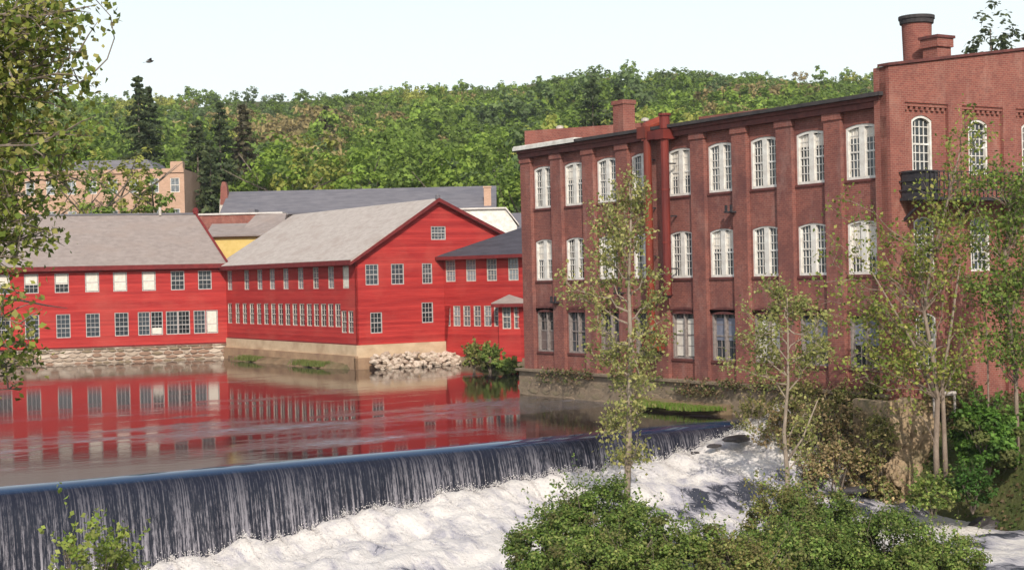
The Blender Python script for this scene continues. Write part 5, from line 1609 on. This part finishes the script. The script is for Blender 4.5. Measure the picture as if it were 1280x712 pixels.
# right bank
shrub('bright green bush on the bank right of the pale trunks', 1232, 500, -1.4, 55.0, 42, [(.10, .20, .03), (.135, .235, .045), (.07, .15, .025)], 340, 9000, .15, cl=80)
shrub('bright green bush at the right picture edge beside the thin pale trunk', 1282, 505, -1.4, 56.0, 30, [(.10, .19, .03), (.13, .22, .045)], 341, 5500, .15)
shrub('low green plants at the foot of the pale trunks', 1165, 600, -2.3, 53.5, 30, PAL_B2, 342, 1800, .12)
shrub('low green clump under the bright green bush', 1215, 590, -2.2, 53.5, 28, [(.05, .12, .02), (.07, .14, .03)], 343, 1800, .12)
PAL_BR = [(0.375, 0.273, 0.141), (0.488, 0.379, 0.207), (0.282, 0.211, 0.104), (0.225, 0.252, 0.084)]
for i, (px, top, D, Rp, lb) in enumerate([
        (975, 500, 61.0, 32, 'brown dry brush at the dam end against the footing'),
        (1020, 490, 60.0, 40, 'brown dry brush below the third bay from the corner'),
        (1070, 495, 59.0, 40, 'brown dry brush below the brick corner bay'),
        (1110, 500, 58.6, 26, 'narrow olive brush left of the tan rock face'),
        (1035, 545, 57.5, 38, 'low reddish dry brush above the side rapids, left part'),
        (1085, 560, 57.0, 34, 'low reddish dry brush above the side rapids, right part'),
        (1190, 480, 58.5, 34, 'dull brown brush behind the pale trunks at the wall foot'),
        (945, 488, 63.0, 30, 'olive brush spilling over the footing at the dam end'),
        (1000, 470, 61.5, 30, 'olive brush climbing the footing behind the short slender tree'),
        (1055, 472, 60.5, 34, 'olive brush climbing the footing left of the brick corner'),
        (1098, 500, 57.0, 24, 'olive brush hiding the left edge of the stone retaining wall'),
        (1105, 478, 60.0, 26, 'olive brush climbing the footing at the brick corner')]):
    bz = float(ground_z(at(px, top, D).x, at(px, top, D).y)) - .2
    pal = PAL_BR if i not in (3, 7, 8, 9, 10, 11) else [(.24, .24, .08), (.30, .25, .11), (.19, .20, .06)]
    shrub(lb, px, top, min(bz, at(px, top, D).z - .8), D, Rp, pal, 350 + i, 2400, .13, stem_mat='bark')
# plants at the foot of the slate roofed red mill and along the pond edge
shrub('green bush growing at the water below the slate roofed red mill', 612, 434, .0, 101, 12, PAL_B2, 370, 1100, .2)
shrub('olive bush left of the lean-to above the rubble heap', 592, 432, .1, 103, 12, PAL_B3, 371, 900, .2)
shrub('low green plants under the lean-to wall', 636, 455, .0, 99, 14, PAL_B2, 372, 900, .24)

def grass_patch(name, label, cpts, n, h, pal, seed):
    """upright blades around given points"""
    cr = np.random.default_rng(seed)
    c = np.array(cpts)[cr.integers(0, len(cpts), n)]
    P = c[:, :3] + cr.normal(0, 1, (n, 3)) * np.array([c[:, 3], c[:, 3] * .5, np.zeros(n)]).T
    a = cr.uniform(0, 6.28, n); hh = h * cr.uniform(.5, 1.2, n)
    dx = np.cos(a) * .035; dy = np.sin(a) * .035
    tipx = cr.normal(0, .25, n) * hh; tipy = cr.normal(0, .25, n) * hh
    v0 = P + np.stack([dx, dy, -.05 + 0 * dx], 1); v1 = P - np.stack([dx, dy, .05 + 0 * dx], 1)
    v2 = P + np.stack([tipx - dx * .2, tipy, hh], 1); v3 = P + np.stack([tipx + dx * .2, tipy, hh * .98], 1)
    V = np.stack([v0, v1, v2, v3], 1).reshape(-1, 3); F = np.arange(4 * n).reshape(n, 4)
    C = np.repeat(np.array(pal)[cr.integers(0, len(pal), n)], 4, 0)
    tag(link(name, fast_mesh(name, V, F, M['leaf_near'], False, C)), label, 'grass', kind='stuff')
# mud shelf below the side of the gabled mill
mb = MB()
sh = []
for k in range(25):
    v_ = 97.5 + k
    wd = (.9 + .8 * math.sin(k * .55) ** 2 + .3 * math.sin(k * 1.7)) * min(1, k / 4 + .05) * min(1, (24 - k) / 4 + .05)
    sh.append((uv(48.2, v_, .5), uv(48.2 - wd * .5, v_, .22), uv(48.2 - wd, v_, -.25)))
for k in range(24):
    a0, a1, a2 = sh[k]; b0, b1, b2 = sh[k + 1]
    mb.add([a0, a1, b1, b0], [(0, 1, 2, 3)]); mb.add([a1, a2, b2, b1], [(0, 1, 2, 3)])
tag(mb.build('mud_bank', M['dirt']), kind='structure')
grass_patch('bank_grass', 'green grass tufts at the water below the gabled red mill', [tuple(uv(47.6, v_, .15)) + (.35,) for v_ in (101, 102.5, 103.5, 105, 113, 114.5, 116)], 2200, .32, [(.15, .19, .05), (.20, .22, .07)], 5)
# grassy ledge at the brick mill's water line
lp = [uv(43.7, v_, .02) for v_ in np.linspace(51.5, 58.5, 14)]
mb = MB()
for k in range(13):
    w0 = 1.1 * max(0, math.sin(math.pi * k / 13)) ** .6 + .05; w1 = 1.1 * max(0, math.sin(math.pi * (k + 1) / 13)) ** .6 + .05
    v0_, v1_ = 51.5 + 7 * k / 13, 51.5 + 7 * (k + 1) / 13
    mb.add([uv(43.95, v0_, .45), uv(43.95 - w0 * .5, v0_, .25), uv(43.95 - w1 * .5, v1_, .25), uv(43.95, v1_, .45)], [(0, 1, 2, 3)])
    mb.add([uv(43.95 - w0 * .5, v0_, .25), uv(43.95 - w0, v0_, -.2), uv(43.95 - w1, v1_, -.2), uv(43.95 - w1 * .5, v1_, .25)], [(0, 1, 2, 3)])
tag(mb.build('mossy_ledge', M['dirt']), kind='structure')
grass_patch('ledge_grass', 'bright green grass on the ledge at the brick mill water line', [tuple(uv(43.35, v_, .16 + .1 * random.random())) + (.38,) for v_ in np.linspace(52.3, 57.5, 11)], 7000, .13, [(.14, .24, .03), (.18, .26, .05), (.22, .22, .07)], 6)
# weeds on top of the footing
cr = np.random.default_rng(71)
PW = []
for k in range(46):
    v_ = 44 + 23 * cr.random(); u_ = 43.92 - cr.uniform(0, .12)
    w_, h_ = cr.uniform(.25, 1.1), cr.uniform(.12, .42); n_ = int(70 * w_ + 60 * h_)
    q_ = cr.normal(0, 1, (n_, 3))
    c_ = uv(u_, v_, 1.42 - cr.choice([0, 0, .1, .45]))
    e_ = np.array(uv(0, 1)) * (q_[:, :1] * w_ * .5) + np.array(uv(1, 0)) * (-np.abs(q_[:, 1:2]) * .14) + np.array([[0, 0, 1.0]]) * (q_[:, 2:3] * h_ * .5)
    PW.append(np.array(c_) + e_)
V, F, C = leaves(np.concatenate(PW), .12, [(.22, .17, .085), (.27, .20, .12), (.16, .18, .065), (.24, .14, .09), (.12, .16, .05)], cr, .4, .4, .3)
tag(link('footing_weeds', fast_mesh('footing_weeds', V, F, M['leaf_near'], False, C)), 'dull brown and green weeds along the top of the brick mill footing', 'weeds', kind='stuff')

cr = np.random.default_rng(88)
n = 16000
uu = cr.uniform(42.9, 62, n); vv = cr.uniform(30, 42.6, n)
m_ = cr.random(n) < .35 + .65 * (np.sin(uu * 1.7) * np.cos(vv * 1.3) > -.2)
uu = uu[m_]; vv = vv[m_]; n = len(uu)
X = uu * UX - vv * UY; Y = uu * UY + vv * UX
P = np.stack([X, Y, ground_z(X, Y) + cr.uniform(0, .35, n) ** 1.3], 1)
V, F, C = leaves(P, .15, [(.10, .15, .035), (.16, .12, .06), (.20, .145, .08), (.07, .11, .025), (.13, .09, .05)], cr, .5, .4, .3)
tag(link('undergrowth', fast_mesh('undergrowth', V, F, M['leaf_near'], False, C)), 'low green and brown undergrowth covering the right bank below the mill', 'undergrowth', kind='stuff')

# ------------------------------------------------------------------ bird
p = at(187, 77, 60)
bd = empty('bird', p, R(25), 'small dark bird flying in the pale sky at upper left', 'bird')
MB().lathe([(.01, -.16), (.045, -.08), (.06, 0), (.045, .09), (.03, .13), (.008, .17)], 8).build('body', M['feather'], bd, smooth=True).rotation_euler = (0, R(78), 0)
for s_ in (-1, 1):
    MB().add([(.08, 0, .03), (-.06, 0, .03), (-.02, s_ * .17, .11), (.05, s_ * .17, .12), (-.09, s_ * .36, .05), (.08, 0, .015), (-.06, 0, .015)],
             [(0, 3, 2, 1), (3, 4, 2), (5, 6, 2, 3)]).build('wing', M['feather'], bd)
MB().add([(-.14, 0, -.03), (-.27, -.05, -.05), (-.27, .05, -.05), (-.14, 0, -.045)], [(0, 1, 2), (3, 2, 1)]).build('tail', M['feather'], bd)

# ------------------------------------------------------------------ air
hz, ht, hb = new_mat('haze')
ht.nodes.remove(hb)
pv = ht.nodes.new('ShaderNodeVolumePrincipled')
pv.inputs['Color'].default_value = (.93, .96, 1.0, 1); pv.inputs['Density'].default_value = .00016; pv.inputs['Anisotropy'].default_value = .1
ht.links.new(pv.outputs[0], ht.nodes['Material Output'].inputs['Volume'])
tag(link('haze', MB().box(-700, 700, -60, 800, -5.2, 75).mesh('haze', hz)), 'thin pale summer haze over the valley', 'haze', kind='stuff')
